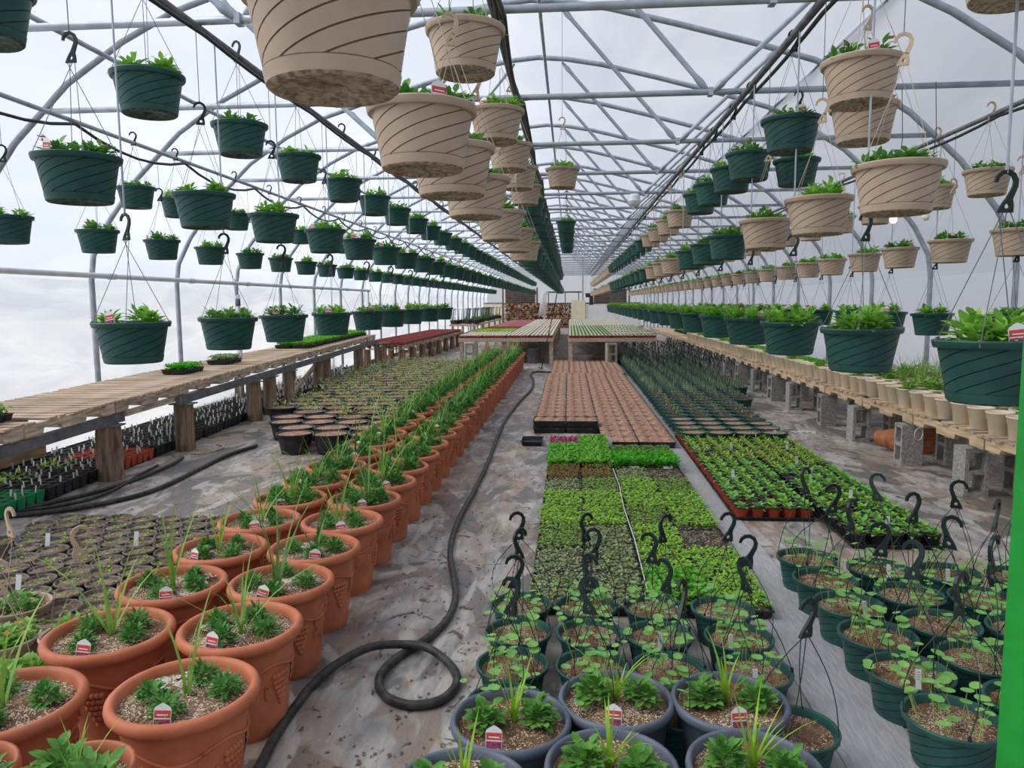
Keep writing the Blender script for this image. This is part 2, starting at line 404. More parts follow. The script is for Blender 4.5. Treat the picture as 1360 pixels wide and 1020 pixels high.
    def blade(s, base, a, L, w, e0, curl, m=0, seg=5):
        p = Vector(base); e = e0; side = Vector((-sin(a), cos(a), 0)); vs = []
        for i in range(seg + 1):
            t = i / seg
            ww = w * (1 - t) ** 0.7 * 0.5
            vs += [p - side * ww, p + side * ww]
            p = p + Vector((cos(a) * cos(e), sin(a) * cos(e), sin(e))) * (L / seg)
            e -= curl / seg * (0.4 + 1.2 * t)
        return s.add(vs, [(2 * i, 2 * i + 1, 2 * i + 3, 2 * i + 2) for i in range(seg)], m)
    def flower(s, p, r, m, n=6):
        p = Vector(p); vs = [p + Vector((0, 0, -r * .3))]
        for k in range(n * 2):
            a = pi * k / n; q = r * (1 if k % 2 else .65)
            vs.append(p + Vector((cos(a) * q, sin(a) * q, U(-.1, .2) * r)))
        return s.add(vs, [(0, 1 + k, 1 + (k + 1) % (2 * n)) for k in range(2 * n)], m)
    def mesh(s, name, mats, smooth=False):
        me = bpy.data.meshes.new(name)
        me.from_pydata(s.v, [], s.f)
        for k in mats: me.materials.append(M[k])
        if len(mats) > 1: me.polygons.foreach_set('material_index', s.m)
        if smooth: me.polygons.foreach_set('use_smooth', [True] * len(s.f))
        me.update()
        return me

def place(name, me, parent=None, loc=(0, 0, 0), rot=(0, 0, 0), scale=(1, 1, 1)):
    o = bpy.data.objects.new(name, me)
    COL.objects.link(o)
    if parent: o.parent = parent
    o.location = loc; o.rotation_euler = rot; o.scale = scale
    return o
def tag(o, label, cat, group=None, kind=None):
    o['label'] = label; o['category'] = cat
    if group: o['group'] = group
    if kind: o['kind'] = kind
    return o
def thing(name, label, cat, loc=(0, 0, 0), rotz=0.0, group=None, scale=1.0):
    o = bpy.data.objects.new(name, None)
    COL.objects.link(o)
    o.empty_display_size = 0.1
    o.location = loc; o.rotation_euler = (0, 0, rotz)
    if scale != 1.0: o.scale = (scale,) * 3
    return tag(o, label, cat, group)
def structure(name, me, loc=(0, 0, 0)):
    o = place(name, me, None, loc); o['kind'] = 'structure'; return o
_ONES = 'zeroth first second third fourth fifth sixth seventh eighth ninth tenth eleventh twelfth thirteenth fourteenth fifteenth sixteenth seventeenth eighteenth nineteenth'.split()
_TENS = {20: ('twentieth', 'twenty'), 30: ('thirtieth', 'thirty'), 40: ('fortieth', 'forty'), 50: ('fiftieth', 'fifty'), 60: ('sixtieth', 'sixty'), 70: ('seventieth', 'seventy')}
def nth(n):
    if n < 20: return _ONES[n]
    t = n // 10 * 10
    return _TENS[t][0] if n == t else _TENS[t][1] + '-' + _ONES[n - t]

# ------------------------------------------------------------------ the setting: ground, floor, film walls, roof
XC, WL, WR = -0.4, -5.3, 4.5
Y0, Y1 = -3.0, 48.6
structure('ground', MB().box((-60, -40, -0.3), (60, 110, -0.06)).mesh('ground', ['gravel']))
structure('floor', MB().box((WL - .1, Y0 - .1, -0.055), (WR + .1, Y1 + .1, 0.0)).mesh('floor', ['floor']))
structure('floor_strip', MB().box((0.93, 1.2, 0.001), (1.22, 21.0, 0.006)).mesh('floor_strip', ['fabric']))
PROF = [(4.9, 0.0), (4.9, 1.2), (4.9, 1.85), (4.86, 2.12), (4.68, 2.46), (4.3, 2.95), (3.8, 3.42), (3.3, 3.74), (2.85, 3.96), (2.3, 4.13), (1.5, 4.35), (0.8, 4.53), (0.35, 4.61), (0.0, 4.64)]
def hoop_z(d):
    d = abs(d)
    for (a, za), (b, zb) in zip(PROF[2:], PROF[3:]):
        if b <= d <= a: return zb + (za - zb) * (d - b) / (a - b)
    return 1.85
def film(name, pts, mk):
    ys = [Y0 + (Y1 - Y0) * i / 168 for i in range(169)]
    vs, fs = [], []
    for y in ys:
        ph = ((y - 4.4) / 1.83) % 1.0
        bil = 0.03 * sin(pi * ph)                       # film bellies in a little between hoops
        for x, z in pts:
            k = 1 - bil / 5.0
            vs.append((XC + (x - XC) * k, y, z * (k if z > 1.9 else 1)))
    n = len(pts)
    for i in range(168):
        for j in range(n - 1):
            fs.append((i * n + j, i * n + j + 1, (i + 1) * n + j + 1, (i + 1) * n + j))
    structure(name, MB().add(vs, fs).mesh(name, [mk], True))
off = 0.05
wallz = [0.0, .3, .6, 0.9, 1.2, 1.5, 1.85]
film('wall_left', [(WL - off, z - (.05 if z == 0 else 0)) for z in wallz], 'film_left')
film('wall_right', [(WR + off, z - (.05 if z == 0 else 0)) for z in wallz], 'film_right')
arch = [(XC - d * (1 + off / 4.9), z + off * min(1, (z - 1.85))) for d, z in PROF[2:]]
arch = arch + [(2 * XC - x, z) for x, z in arch[-2::-1]]
film('ceiling', arch, 'film_roof')
for nm, yy in (('wall_back', Y1), ('wall_front', Y0)):
    pts = [(WL - off, yy, -.05)] + [(x, yy, z) for x, z in arch] + [(WR + off, yy, -.05)]
    structure(nm, MB().add(pts, [tuple(range(len(pts)))]).mesh(nm, ['film_end']))
for nm, x in (('baseboard_left', WL + .02), ('baseboard_right', WR - .07)):
    structure(nm, MB().box((x, Y0, 0), (x + .05, Y1, .09)).mesh(nm, ['wood_y']))

# ------------------------------------------------------------------ hoop trusses (one thing each)
def hoop_pts():
    right = [Vector((XC + d, 0, z)) for d, z in PROF]
    left = [Vector((XC - d, 0, z)) for d, z in PROF[:-1]]
    return left + right[::-1]
truss_meshes = (
    MB().tube(hoop_pts(), 0.031, 8).mesh('arch', ['steel'], True),
    MB().tube([(XC - 4.0, 0, 3.2), (XC + 4.0, 0, 3.2)], 0.024, 8).mesh('crossbar', ['steel'], True))
def strut_mesh(a, b):
    a, b = Vector(a), Vector(b); d = b - a
    return MB().tube([a, a + d * .06, a + d * .1, a + d * .9, a + d * .94, b], [.012, .03, .021, .021, .03, .012], 8).mesh('web_strut', ['steel'], True)
STRUTS = [strut_mesh((XC + s * .3, .03, 4.58), (XC + s * 1.5, .03, 3.2)) for s in (-1, 1)] + \
         [strut_mesh((XC + s * 1.52, -.03, 3.2), (XC + s * 2.45, -.03, 4.05)) for s in (-1, 1)]
BRACKET = MB().box((-.018, -.035, -.03), (.018, .035, .03)).mesh('joint_bracket', ['steel'])
HOOPS = [4.4 + 1.83 * k for k in range(24)]
for i, y in enumerate(HOOPS):
    t = thing('roof_truss', 'galvanised hoop truss with crossbar and web struts, %s from the front' % nth(i + 1), 'truss', (0, y, 0), group='hoop trusses')
    place('arch', truss_meshes[0], t); place('crossbar', truss_meshes[1], t)
    for me in STRUTS: place('web_strut', me, t)
    if i < 12:
        for x in (XC - 1.5, XC + 1.5): place('joint_bracket', BRACKET, t, (x, 0, 3.2))

# ------------------------------------------------------------------ lengthwise pipes and cables under the roof
def long_pipe(x, z, r, m, y0=-2.6, y1=48.3, n=8):
    return MB().tube([(x, y0, z), (x, (y0 + y1) / 2, z), (x, y1, z)], r, n).mesh('pipe', [m], True)
PIPES = [(-4.2, 3.13, .02, 'leftmost basket pipe, thin galvanised tube over the pallet bench'),
         (-2.15, 3.165, .024, 'second basket pipe from the bench side wall, over the terracotta planters'),
         (-0.42, 3.165, .022, 'middle basket pipe carrying the black cables over the aisle'),
         (1.35, 3.165, .024, 'basket pipe above the brown soil trays and green strip'),
         (3.3, 3.0, .02, 'rightmost basket pipe, above the concrete block bench')]
for x, z, r, lb in PIPES:
    tag(place('basket_pipe', long_pipe(x, z, r, 'dark_steel' if x != -4.2 else 'steel')), lb, 'pipe', 'basket pipes')
tag(place('ridge_pipe', long_pipe(-.31, 4.57, .02, 'steel')), 'ridge pipe along the very top of the roof', 'pipe', 'roof pipes')
tag(place('roof_pipe', long_pipe(-3.6, 3.5, .02, 'steel')), 'roof purlin pipe clamped to the arches above the pallet bench', 'pipe', 'roof pipes')
tag(place('roof_pipe', long_pipe(2.55, 3.98, .02, 'steel')), 'roof purlin pipe under the arches above the block bench side', 'pipe', 'roof pipes')
def sag_cable(x, z, r, sag, step, y0, y1, dx=.0):
    pts = []; y = y0
    while y < y1:
        ph = ((y - y0) / step) % 1.0
        pts.append((x + dx * sin(y * 2.1), y, z - sag * 4 * ph * (1 - ph))); y += step / 6
    return MB().tube(pts, r, 6).mesh('cable', ['cable'], True)
tag(place('drip_line', sag_cable(-4.17, 3.1, .014, .12, 1.83, 2.6, 30)), 'black drip line sagging below the leftmost basket pipe', 'cable')
tag(place('drip_line', sag_cable(-2.12, 3.13, .012, .02, 1.83, 2.6, 46)), 'black drip line clipped under the pipe over the planters', 'cable')
tag(place('drip_line', sag_cable(1.38, 3.13, .014, .02, 1.83, 2.6, 46)), 'black drip line clipped under the pipe over the brown trays', 'cable')
tag(place('drip_line', sag_cable(3.3, 2.97, .012, .03, 1.83, 2.6, 46)), 'black drip line under the rightmost basket pipe', 'cable')
for j, lb in enumerate(('thick black cable in the bundle on the middle pipe', 'thin black cable in the bundle on the middle pipe', 'black cable hanging loosest from the middle pipe')):
    tag(place('power_cable', sag_cable(-.40 + .02 * j, 3.15 - .02 * j, (.02, .011, .014)[j], .02 + .04 * j, 1.83, 2.2 + .1 * j, 44, .012)), lb, 'cable', 'cables on the middle pipe')
# white side pipe on the left wall
t = thing('side_pipe', 'white plastic pipe running along the left film wall with end post', 'pipe', (-5.19, 0, 0))
place('rail', MB().tube([(0, -2.5, 1.9), (0, 19.2, 1.9)], .03, 10).mesh('rail', ['pvc'], True), t)
place('end_post', MB().tube([(0, 19.2, 0), (0, 19.2, 1.93)], .03, 10).mesh('end_post', ['pvc'], True), t)
cp = MB().tube([(0, -.06, 1.9), (0, .06, 1.9)], .037, 10).mesh('coupling', ['pvc'], True)
for y in HOOPS[1:9]: place('coupling', cp, t, (0, y + .2, 0))
t = thing('riser_pipe', 'upright white plastic riser pipe with blue band by the left wall', 'pipe', (-5.05, 11.2, 0))
place('riser', MB().tube([(0, 0, 0), (0, 0, 1.72)], .035, 10).mesh('riser', ['pvc'], True), t)
place('band', MB().tube([(0, 0, 1.55), (0, 0, 1.66)], .038, 10).mesh('band', ['grey_pot'], True), t)['label'] = 'blue grey band'

# ------------------------------------------------------------------ pots
def basket_mesh(col, n_gro=9, twist=2.45, nz=16):
    """Tapered hanging pot: helical grooves cut into the wall, rolled lip, recessed base with drain hole."""
    b = MB()
    P = 2 * pi / n_gro; z0, z1 = .036, .174
    for g in range(n_gro):
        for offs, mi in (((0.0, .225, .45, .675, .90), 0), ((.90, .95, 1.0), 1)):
            nc = len(offs); vs, fs = [], []
            for i in range(nz + 1):
                t = i / nz; z = z0 + (z1 - z0) * t; r = .137 + (.163 - .137) * t
                for k, o_ in enumerate(offs):
                    rr = r - (.004 if mi and k == 1 else 0); th = (g + o_) * P + twist * t
                    vs.append((rr * cos(th), rr * sin(th), z))
            for i in range(nz):
                for k in range(nc - 1): fs.append((i * nc + k, i * nc + k + 1, (i + 1) * nc + k + 1, (i + 1) * nc + k))
            b.add(vs, fs, mi)
    b.lathe([(.162, .174), (.174, .175)], 40, 0); b.lathe([(.174, .175), (.177, .178), (.181, .196)], 40, 0); b.lathe([(.181, .196), (.180, .2), (.172, .201), (.166, .197)], 40, 0); b.lathe([(.166, .197), (.156, .175), (.141, .11)], 40, 0)
    b.lathe([(.030, .02), (.030, .008), (.100, .008), (.112, .0), (.126, .0), (.133, .006)], 32, 2); b.lathe([(.133, .006), (.1385, .033)], 32, 0); b.lathe([(.1385, .033), (.1355, .037)], 32, 1)
    b.disc(.030, .03, 16, 3)
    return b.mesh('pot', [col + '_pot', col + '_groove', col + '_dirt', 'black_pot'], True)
POT = {'green': basket_mesh('green'), 'beige': basket_mesh('beige')}
M['black_groove'] = M['black_dirt'] = M['black_pot']
POT['black'] = basket_mesh('black', 8, 0.0, 2)
def soil_mesh(r, mk, n=24, rings=5, bump=.006, dome=.0):
    vs = [(0, 0, dome)]; fs = []
    for i in range(1, rings + 1):
        for k in range(n):
            a = 2 * pi * (k + .5 * (i % 2)) / n; q = r * i / rings
            vs.append((q * cos(a), q * sin(a), dome * (1 - (i / rings) ** 2) + (U(-bump, bump) if i < rings else 0)))
    for k in range(n): fs.append((0, 1 + k, 1 + (k + 1) % n))
    for i in range(rings - 1):
        for k in range(n):
            a, b_ = 1 + i * n + k, 1 + i * n + (k + 1) % n
            fs.append((a, a + n, b_ + n, b_))
    return MB().add(vs, fs).mesh('soil', [mk], True)
SOIL = {k: soil_mesh(.155, k) for k in ('soil', 'soil_dark', 'soil_brown')}
def hook_mesh(mk):
    b = MB(); th = .004
    # plate with a round hole
    outer = [(-.025, 0), (-.012, 0), (0, 0), (.012, 0), (.025, 0), (.025, .016), (.024, .03), (.02, .045), (.012, .05), (.004, .048), (-.006, .036), (-.017, .018)]
    n = len(outer); c = (.004, .02)
    inner = []
    for x, z in outer:
        a = atan2(z - c[1], x - c[0]); inner.append((c[0] + .008 * cos(a), c[1] + .008 * sin(a)))
    vs = [(x, -th, z) for x, z in outer] + [(x, -th, z) for x, z in inner] + [(x, th, z) for x, z in outer] + [(x, th, z) for x, z in inner]
    fs = []
    for k in range(n):
        k2 = (k + 1) % n
        fs += [(k, k2, n + k2, n + k), (2 * n + k2, 2 * n + k, 3 * n + k, 3 * n + k2), (k2, k, 2 * n + k, 2 * n + k2), (n + k, n + k2, 3 * n + k2, 3 * n + k)]
    b.add(vs, fs)
    # curved hook
    cl = [(.012, .044, .010), (.020, .062, .0085), (.0275, .080, .008), (.029, .098, .0075), (.021, .115, .007), (.004, .125, .007), (-.014, .122, .0065), (-.027, .110, .006), (-.032, .094, .005)]
    vs = []
    for i, (x, z, w) in enumerate(cl):
        p0 = cl[max(i - 1, 0)]; p1 = cl[min(i + 1, len(cl) - 1)]
        tx, tz = p1[0] - p0[0], p1[1] - p0[1]; l = sqrt(tx * tx + tz * tz); nx, nz_ = -tz / l, tx / l
        vs += [(x + nx * w, -th, z + nz_ * w), (x - nx * w, -th, z - nz_ * w), (x - nx * w, th, z - nz_ * w), (x + nx * w, th, z + nz_ * w)]
    fs = []
    for i in range(len(cl) - 1):
        for k in range(4):
            fs.append((4 * i + k, 4 * i + (k + 1) % 4, 4 * i + 4 + (k + 1) % 4, 4 * i + 4 + k))
    fs += [(3, 2, 1, 0), tuple(4 * (len(cl) - 1) + k for k in range(4))]
    b.add(vs, fs)
    return b.mesh('hook', [mk])
HOOK = {'green': hook_mesh('hook'), 'beige': hook_mesh('hook_beige')}
HOOK_Z = .40
def strands(mk, h, bow=0.0, r=.0016, rr=.172, n=4):
    b = MB()
    for k in range(n):
        a = pi / 4 + 2 * pi * k / n
        p0 = Vector((rr * cos(a), rr * sin(a), 0)); p1 = Vector(((-.018 + .012 * k), 0, h))
        pts = []
        for i in range(7 if bow else 3):
            t = i / (6 if bow else 2); q = p0.lerp(p1, t)
            q += Vector((cos(a + .6), sin(a + .6), 0)) * bow * sin(pi * t) * (.6 + .5 * (k % 2))
            pts.append(q)
        b.tube(pts, r, 4, 0, False)
        b.box((p0.x - .005, p0.y - .005, -.012), (p0.x + .005, p0.y + .005, .01))
    return b.mesh('hanger_strands', [mk])
STR = {'green': strands('wire', HOOK_Z), 'beige': strands('string_beige', HOOK_Z)}
STR_FLOOR = [strands('hook', HOOK_Z, .035 + .02 * i, .0022) for i in range(4)]
STR_FLOOR_BEIGE = strands('string_beige', HOOK_Z, .03, .002)
EXT_ROD = MB().tube([(0, 0, 0), (0, 0, 1)], .0048, 6, 0, False).mesh('extension_rod', ['steel'])
EXT = MB().tube([(0, 0, 0), (0, 0, 1)], .0022, 5, 0, False).mesh('extension_wire', ['wire'])

# foliage for the hanging baskets
def basket_foliage(style):
    b = MB()
    mats = [style['m'], style.get('f', style['m'])]
    for k in range(style['k']):
        a = 2 * pi * k / style['k'] + U(-.4, .4); r = style['r'] * U(.7, 1.1)
        c = (r * cos(a), r * sin(a), -.015)
        for q in range(style.get('sub', 3)):
            c2 = (c[0] + U(-.035, .035), c[1] + U(-.035, .035), c[2] + U(0, .02))
            b.bush(c2, .045, style['h'] * U(.6, 1.1), style['n'], style['L'], style['w'])
        if 'f' in style:
            for _ in range(style.get('nf', 1)):
                b.flower((c[0] + U(-.05, .05), c[1] + U(-.05, .05), style['h'] + U(-.015, .03)), .02, 1)
    return b.mesh('plants', mats, True)
FOL = [basket_foliage(dict(m='leaf', k=3, r=.085, h=.075, n=22, L=.052, w=.024, sub=4)),
       basket_foliage(dict(m='leaf', k=3, r=.09, h=.065, n=20, L=.055, w=.025, sub=4)),
       basket_foliage(dict(m='leaf_mid', k=3, r=.085, h=.065, n=22, L=.05, w=.024, sub=4, f='flower_pink')),
       basket_foliage(dict(m='leaf', k=2, r=.08, h=.09, n=24, L=.052, w=.023, sub=5)),
       basket_foliage(dict(m='leaf_mid', k=4, r=.085, h=.055, n=18, L=.05, w=.024, sub=4))]
FOL_BUSHY = [basket_foliage(dict(m='leaf', k=5, r=.1, h=.10, n=24, L=.056, w=.026)),
             basket_foliage(dict(m='leaf', k=5, r=.1, h=.09, n=24, L=.054, w=.026, f='flower_orange'))]
def tag_mesh(kind):
    b = MB(); w = .024
    if kind == 'bloom':
        b.add([(-w, 0, -.05), (w, 0, -.05), (w, 0, .03), (-w, 0, .03)], [(0, 1, 2, 3)], 2)
        b.add([(-w, 0, .03), (w, 0, .03), (w, 0, .052), (-w, 0, .052)], [(0, 1, 2, 3)], 1)
        b.add([(-w, 0, .052), (w, 0, .052), (w, 0, .06), (w * .5, 0, .068), (0, 0, .074), (-w * .5, 0, .068), (-w, 0, .06)], [(0, 1, 2, 3, 4, 5, 6)], 0)
        b.box((-w - .002, .0006, -.05), (w + .002, .002, .056), 0)
        b.add([(-w * .7, -.001, .037), (w * .7, -.001, .037), (w * .7, -.001, .041), (-w * .7, -.001, .041)], [(0, 1, 2, 3)], 0)
        b.add([(-w, -.001, .027), (w, -.001, .027), (w, -.001, .031), (-w, -.001, .031)], [(0, 1, 2, 3)], 0)
        return b.mesh('plant_tag', ['card', 'red_print', 'purple'])
    b.box((-.011, -.001, -.04), (.011, .001, .055), 0)
    for i in range(4): b.add([(-.007, -.0015, .012 + .01 * i), (.007, -.0015, .012 + .01 * i), (.007, -.0015, .016 + .01 * i), (-.007, -.0015, .016 + .01 * i)], [(0, 1, 2, 3)], 1)
    return b.mesh('plant_tag', ['card', 'card_grey'])
TAG_BLOOM, TAG_WHITE = tag_mesh('bloom'), tag_mesh('white')

def hang(col, x, y, z, pipe_z, label, group, detail=2, bushy=False, bloom=False):
    """Hanging basket whose rim is at height z; the hook reaches the pipe directly or through a wire."""
    t = thing('hanging_basket', label, 'basket', (x, y, z - .2), 0, group)
    place('pot', POT[col], t, (0, 0, 0), (U(-.015, .015), U(-.015, .015), U(0, 6.28)))
    if detail > 1 and z < 2.0: place('soil', SOIL['soil'], t, (0, 0, .17))
    place('plants', RND.choice(FOL_BUSHY if bushy else FOL), t, (0, 0, .19), (0, 0, U(0, 6.28)))
    rz = U(-.5, .5)
    place('hanger_strands', STR[col], t, (0, 0, .195), (0, 0, rz))
    place('hook', HOOK[col], t, (0, 0, .195 + HOOK_Z), (0, 0, rz))
    top = z - .005 + HOOK_Z + .12
    if pipe_z - top > .06: place('extension_rod' if z < 1.6 else 'extension_wire', EXT_ROD if z < 1.6 else EXT, t, (0, 0, .2 + HOOK_Z + .115), (0, 0, 0), (1, 1, pipe_z - top))
    if bloom:
        a = U(-2.4, -.8)
        place('plant_tag', TAG_BLOOM, t, (.14 * cos(a), .14 * sin(a), .185), (U(-.2, .1), U(-.2, .2), a + pi / 2))
    return t
CNAME = {'green': 'dark green', 'beige': 'beige'}
ROWNAME = {'L2': 'leftmost pipe', 'L1': 'pipe over the planters', 'L0': 'middle pipe', 'R1': 'pipe over the brown trays', 'R2': 'rightmost pipe'}
rows = []
def row(key, tier, x, z, pz, near, step, y_end, colour, bushy=False):
    ys = list(near); 
    while ys[-1] + step < y_end: ys.append(ys[-1] + step)
    for i, y in enumerate(ys):
        rows.append(dict(key=key, tier=tier, x=x, y=y + (U(-.05, .05) if i >= len(near) else 0), z=z, pz=pz, i=i, col=colour(y), bushy=bushy))
G = lambda y: 'green'
row('L1', 'top', -2.15, 2.74, 3.165, [2.73, 3.84, 4.92, 5.99, 7.19, 8.33, 9.42, 10.6], 1.1, 46, G)
row('L1', 'middle', -2.15, 2.22, 3.165, [3.23, 4.38, 5.43, 6.6, 7.66, 8.78, 9.84, 11.0], 1.1, 46, G)
row('L1', 'bottom', -2.15, 1.49, 3.165, [3.56, 4.61, 5.55, 6.71, 7.94, 9.01, 10.14, 11.4, 12.7], 99, 13, G)
row('L2', 'top', -4.2, 2.71, 3.13, [7.17, 7.95, 9.38], 1.15, 30, G)
row('L2', 'middle', -4.2, 2.24, 3.13, [5.43, 6.52, 7.59, 8.64, 9.75, 10.8], 1.07, 42, G)
row('L0', 'top', -.47, 2.79, 3.165, [3.5, 4.95, 6.0, 7.0, 8.1], 1.05, 36, lambda y: 'beige' if y < 8.5 else 'green')
row('L0', 'middle', -.48, 2.2, 3.165, [1.56, 2.5, 3.12, 3.9, 5.35, 6.6, 8.0, 9.2], 1.05, 40, lambda y: 'beige' if y < 8.2 else 'green')
row('R1', 'top', 1.35, 2.67, 3.165, [2.5, 3.75, 4.87, 5.95, 6.58, 7.42, 8.12, 9.58, 10.65, 11.8, 12.9, 14.1], 1.1, 46,
    lambda y: 'beige' if y < 4 or 9 < y < 13.5 or y > 25 else 'green')
row('R1', 'middle', 1.35, 2.12, 3.165, [3.3, 4.29, 5.41, 6.67, 7.6, 8.59, 10.1, 11.1, 12.2], 1.1, 46,
    lambda y: 'beige' if y < 6 or 9 < y < 12.5 or y > 24 else 'green')
row('R1', 'bottom', 1.35, 1.44, 3.165, [2.5, 3.62, 4.75, 5.85, 6.99, 8.2, 9.3], 1.1, 25, G, True)
row('R2', 'top', 3.3, 2.58, 3.0, [4.72, 6.38, 7.25, 8.59], 1.1, 26, lambda y: 'beige')
row('R2', 'middle', 3.3, 2.08, 3.0, [5.92, 6.92, 7.92, 8.84, 9.91, 10.85, 11.86, 12.96], 1.05, 42, lambda y: 'beige')
row('R2', 'bottom', 3.3, 1.44, 3.0, [5.92, 7.18, 8.13], 1.1, 20, G)
rows.sort(key=lambda r: r['y'])
near_rows, far_rows = rows[:290], rows[290:]
for r in near_rows:
    lb = '%s basket, %s from front, %s tier, %s' % (CNAME[r['col']], nth(r['i'] + 1), r['tier'], ROWNAME[r['key']])
    hang(r['col'], r['x'], r['y'], r['z'], r['pz'], lb, '%s tier baskets on the %s' % (r['tier'], ROWNAME[r['key']]), 2 if r['y'] < 14 else 1, r['bushy'], r['y'] < 9 and RND.random() < .3)
# a few baskets off the main rows
hang('beige', 1.6, 4.38, 2.62, 3.2, 'beige hanging basket half hidden behind the nearest beige one, hung from a crossbar', 'crossbar baskets', 2, False, True)
hang('green', 1.77, 6.2, 2.66, 3.2, 'small looking dark green basket directly below and behind a larger green one', 'crossbar baskets')
hang('beige', -.08, 8.06, 2.95, 4.52, 'lone beige hanging basket between the ridge and the tray beds, clear of its row', 'crossbar baskets')
for i, y in enumerate((13.56, 15.39, 17.22, 19.05)):
    hang('green', -.07, y, 2.98, 4.52, 'dark green basket in the narrow stack right of the middle pipe, %s from the front' % nth(i + 1), 'narrow stack of baskets')
# the farthest baskets, too small to tell apart
def far_mass(name, col, items, label):
    b = MB()
    for r in items:
        c = (r['x'], r['y'], r['z'] - .2)
        b.lathe([(.02, .0), (.132, .0), (.138, .036), (.162, .172), (.18, .176), (.18, .2), (.15, .19)], 14, 0, c)
        for k in range(12): b.leaf(Vector((c[0] + U(-.1, .1), c[1] + U(-.1, .1), c[2] + .18)), Vector((U(-1, 1), U(-1, 1), 1)), Vector((.1, .2, 1)), .1, .05, 1)
        b.tube([(c[0], c[1], c[2] + .2), (c[0], c[1], r['pz'])], .003, 3, 2, False)
    tag(place(name, b.mesh(name, [col + '_pot', 'leaf_mid', 'wire'])), label, 'baskets', None, 'stuff')
far_mass('far_hanging_baskets', 'green', [r for r in far_rows if r['col'] == 'green'], 'mass of tiny dark green hanging baskets at the far end')
far_mass('far_hanging_baskets', 'beige', [r for r in far_rows if r['col'] == 'beige'], 'mass of tiny beige hanging baskets near the end wall')

# ------------------------------------------------------------------ terracotta planters in two rows along the aisle
def planter_mesh(relief=True):
    b = MB()
    n = 44
    b.lathe([(.150, 0), (.156, .02), (.158, .06), (.168, .14), (.180, .24), (.192, .325), (.196, .345), (.206, .352), (.220, .358), (.227, .368), (.229, .38), (.226, .392), (.217, .4), (.206, .4), (.198, .392), (.194, .375), (.186, .30)], n, 0)
    def surf(a, z, out=0.0):
        r = .158 + (.192 - .158) * (z - .06) / .265 + out
        return Vector((r * cos(a), r * sin(a), z))
    if relief:
        for q in range(4):
            a0 = q * pi / 2
            # grape cluster: rows of half-sunk balls
            for j, cnt in enumerate((5, 5, 4, 3, 2, 1)):
                for i in range(cnt):
                    p = surf(a0 + (i - (cnt - 1) / 2) * .085 + j * .012, .235 - j * .022)
                    rr = .0125
                    vs, fs = [], []
                    for u in range(4):
                        th = pi * (u + .001) / 3.0
                        for k in range(7): vs.append(p + Vector((rr * sin(th) * cos(2 * pi * k / 7), rr * sin(th) * sin(2 * pi * k / 7), rr * cos(th))))
                    for u in range(3):
                        for k in range(7): fs.append((u * 7 + k, (u + 1) * 7 + k, (u + 1) * 7 + (k + 1) % 7, u * 7 + (k + 1) % 7))
                    b.add(vs, fs)
            # vine leaf: raised star with ridges
            a1 = a0 + .72; zc_ = .205
            ring = []
            for k in range(20):
                an = 2 * pi * k / 20
                rr = (.062 if k % 4 == 0 else .034 if k % 2 == 0 else .05)
                ring.append(surf(a1 + rr * cos(an) / .175, zc_ + rr * sin(an), .0015 if k % 2 else .004))
            b.add([surf(a1, zc_, .009)] + ring, [(0, 1 + k, 1 + (k + 1) % 20) for k in range(20)])
            # vine between clusters
            b.tube([surf(a0 - .6 + 1.57 * t / 14, .268 + .02 * sin(t / 14 * 2 * pi) , .002) for t in range(15)], .006, 5)
            b.tube([surf(a0 - .35 + .03 * cos(t * .8) * (1 - t / 14), .2 - .004 * t + .02 * sin(t * .8), .002) for t in range(12)], .004, 4)
    return b.mesh('pot', ['terracotta'], True)
PLANTER = planter_mesh()
PLANTER_FAR = planter_mesh(False)
SOIL_P = soil_mesh(.194, 'soil', 26, 6, .007, .01)
def marigold():
    b = MB()
    for k in range(5): b.bush((U(-.018, .018), U(-.018, .018), U(0, .015)), .036, U(.035, .055), 26, .034, .0125)
    return b.mesh('marigold', ['leaf_dark'], True)
MARI = [marigold() for _ in range(4)]
def spike(n, L0, L1, w, mk='blade', nm='spike_grass', e=(62, 88), curl=(.2, 1.1)):
    b = MB()
    for k in range(n): b.blade((U(-.008, .008), U(-.008, .008), 0), U(0, 6.28), U(L0, L1), w, radians(U(*e)), U(*curl))
    return b.mesh(nm, [mk])
SPIKE = [spike(8, .3, .55, .013, 'blade', 'spike_grass', (55, 86), (.2, 1.3)), spike(9, .3, .58, .012, 'blade_dark', 'spike_grass', (52, 86), (.3, 1.5)), spike(7, .3, .5, .013, 'blade', 'spike_grass', (60, 88), (.1, .9)), spike(10, .25, .5, .012, 'blade', 'spike_grass', (50, 86), (.3, 1.5))]
PERLS = []
for _ in range(3):
    b = MB(); lobes = [(U(-.045, .045), U(-.045, .045), U(.02, .045)) for _ in range(4)]
    for k in range(190):
        lx, ly, lr = lobes[k % 4]; a = U(0, 6.28); q = lr * sqrt(U(0, 1)) * 1.25
        c = Vector((lx + q * cos(a), ly + q * sin(a), .002)); r_ = U(.003, .0065); ph = U(0, 6)
        ring = [c + Vector((r_ * cos(ph + k2 * 1.57) * U(.7, 1.2), r_ * sin(ph + k2 * 1.57) * U(.7, 1.2), U(-.001, .002))) for k2 in range(4)]
        b.add(ring + [c + Vector((0, 0, r_ * .8))], [(k2, (k2 + 1) % 4, 4) for k2 in range(4)])
    PERLS.append(b.mesh('perlite_patch', ['perlite']))
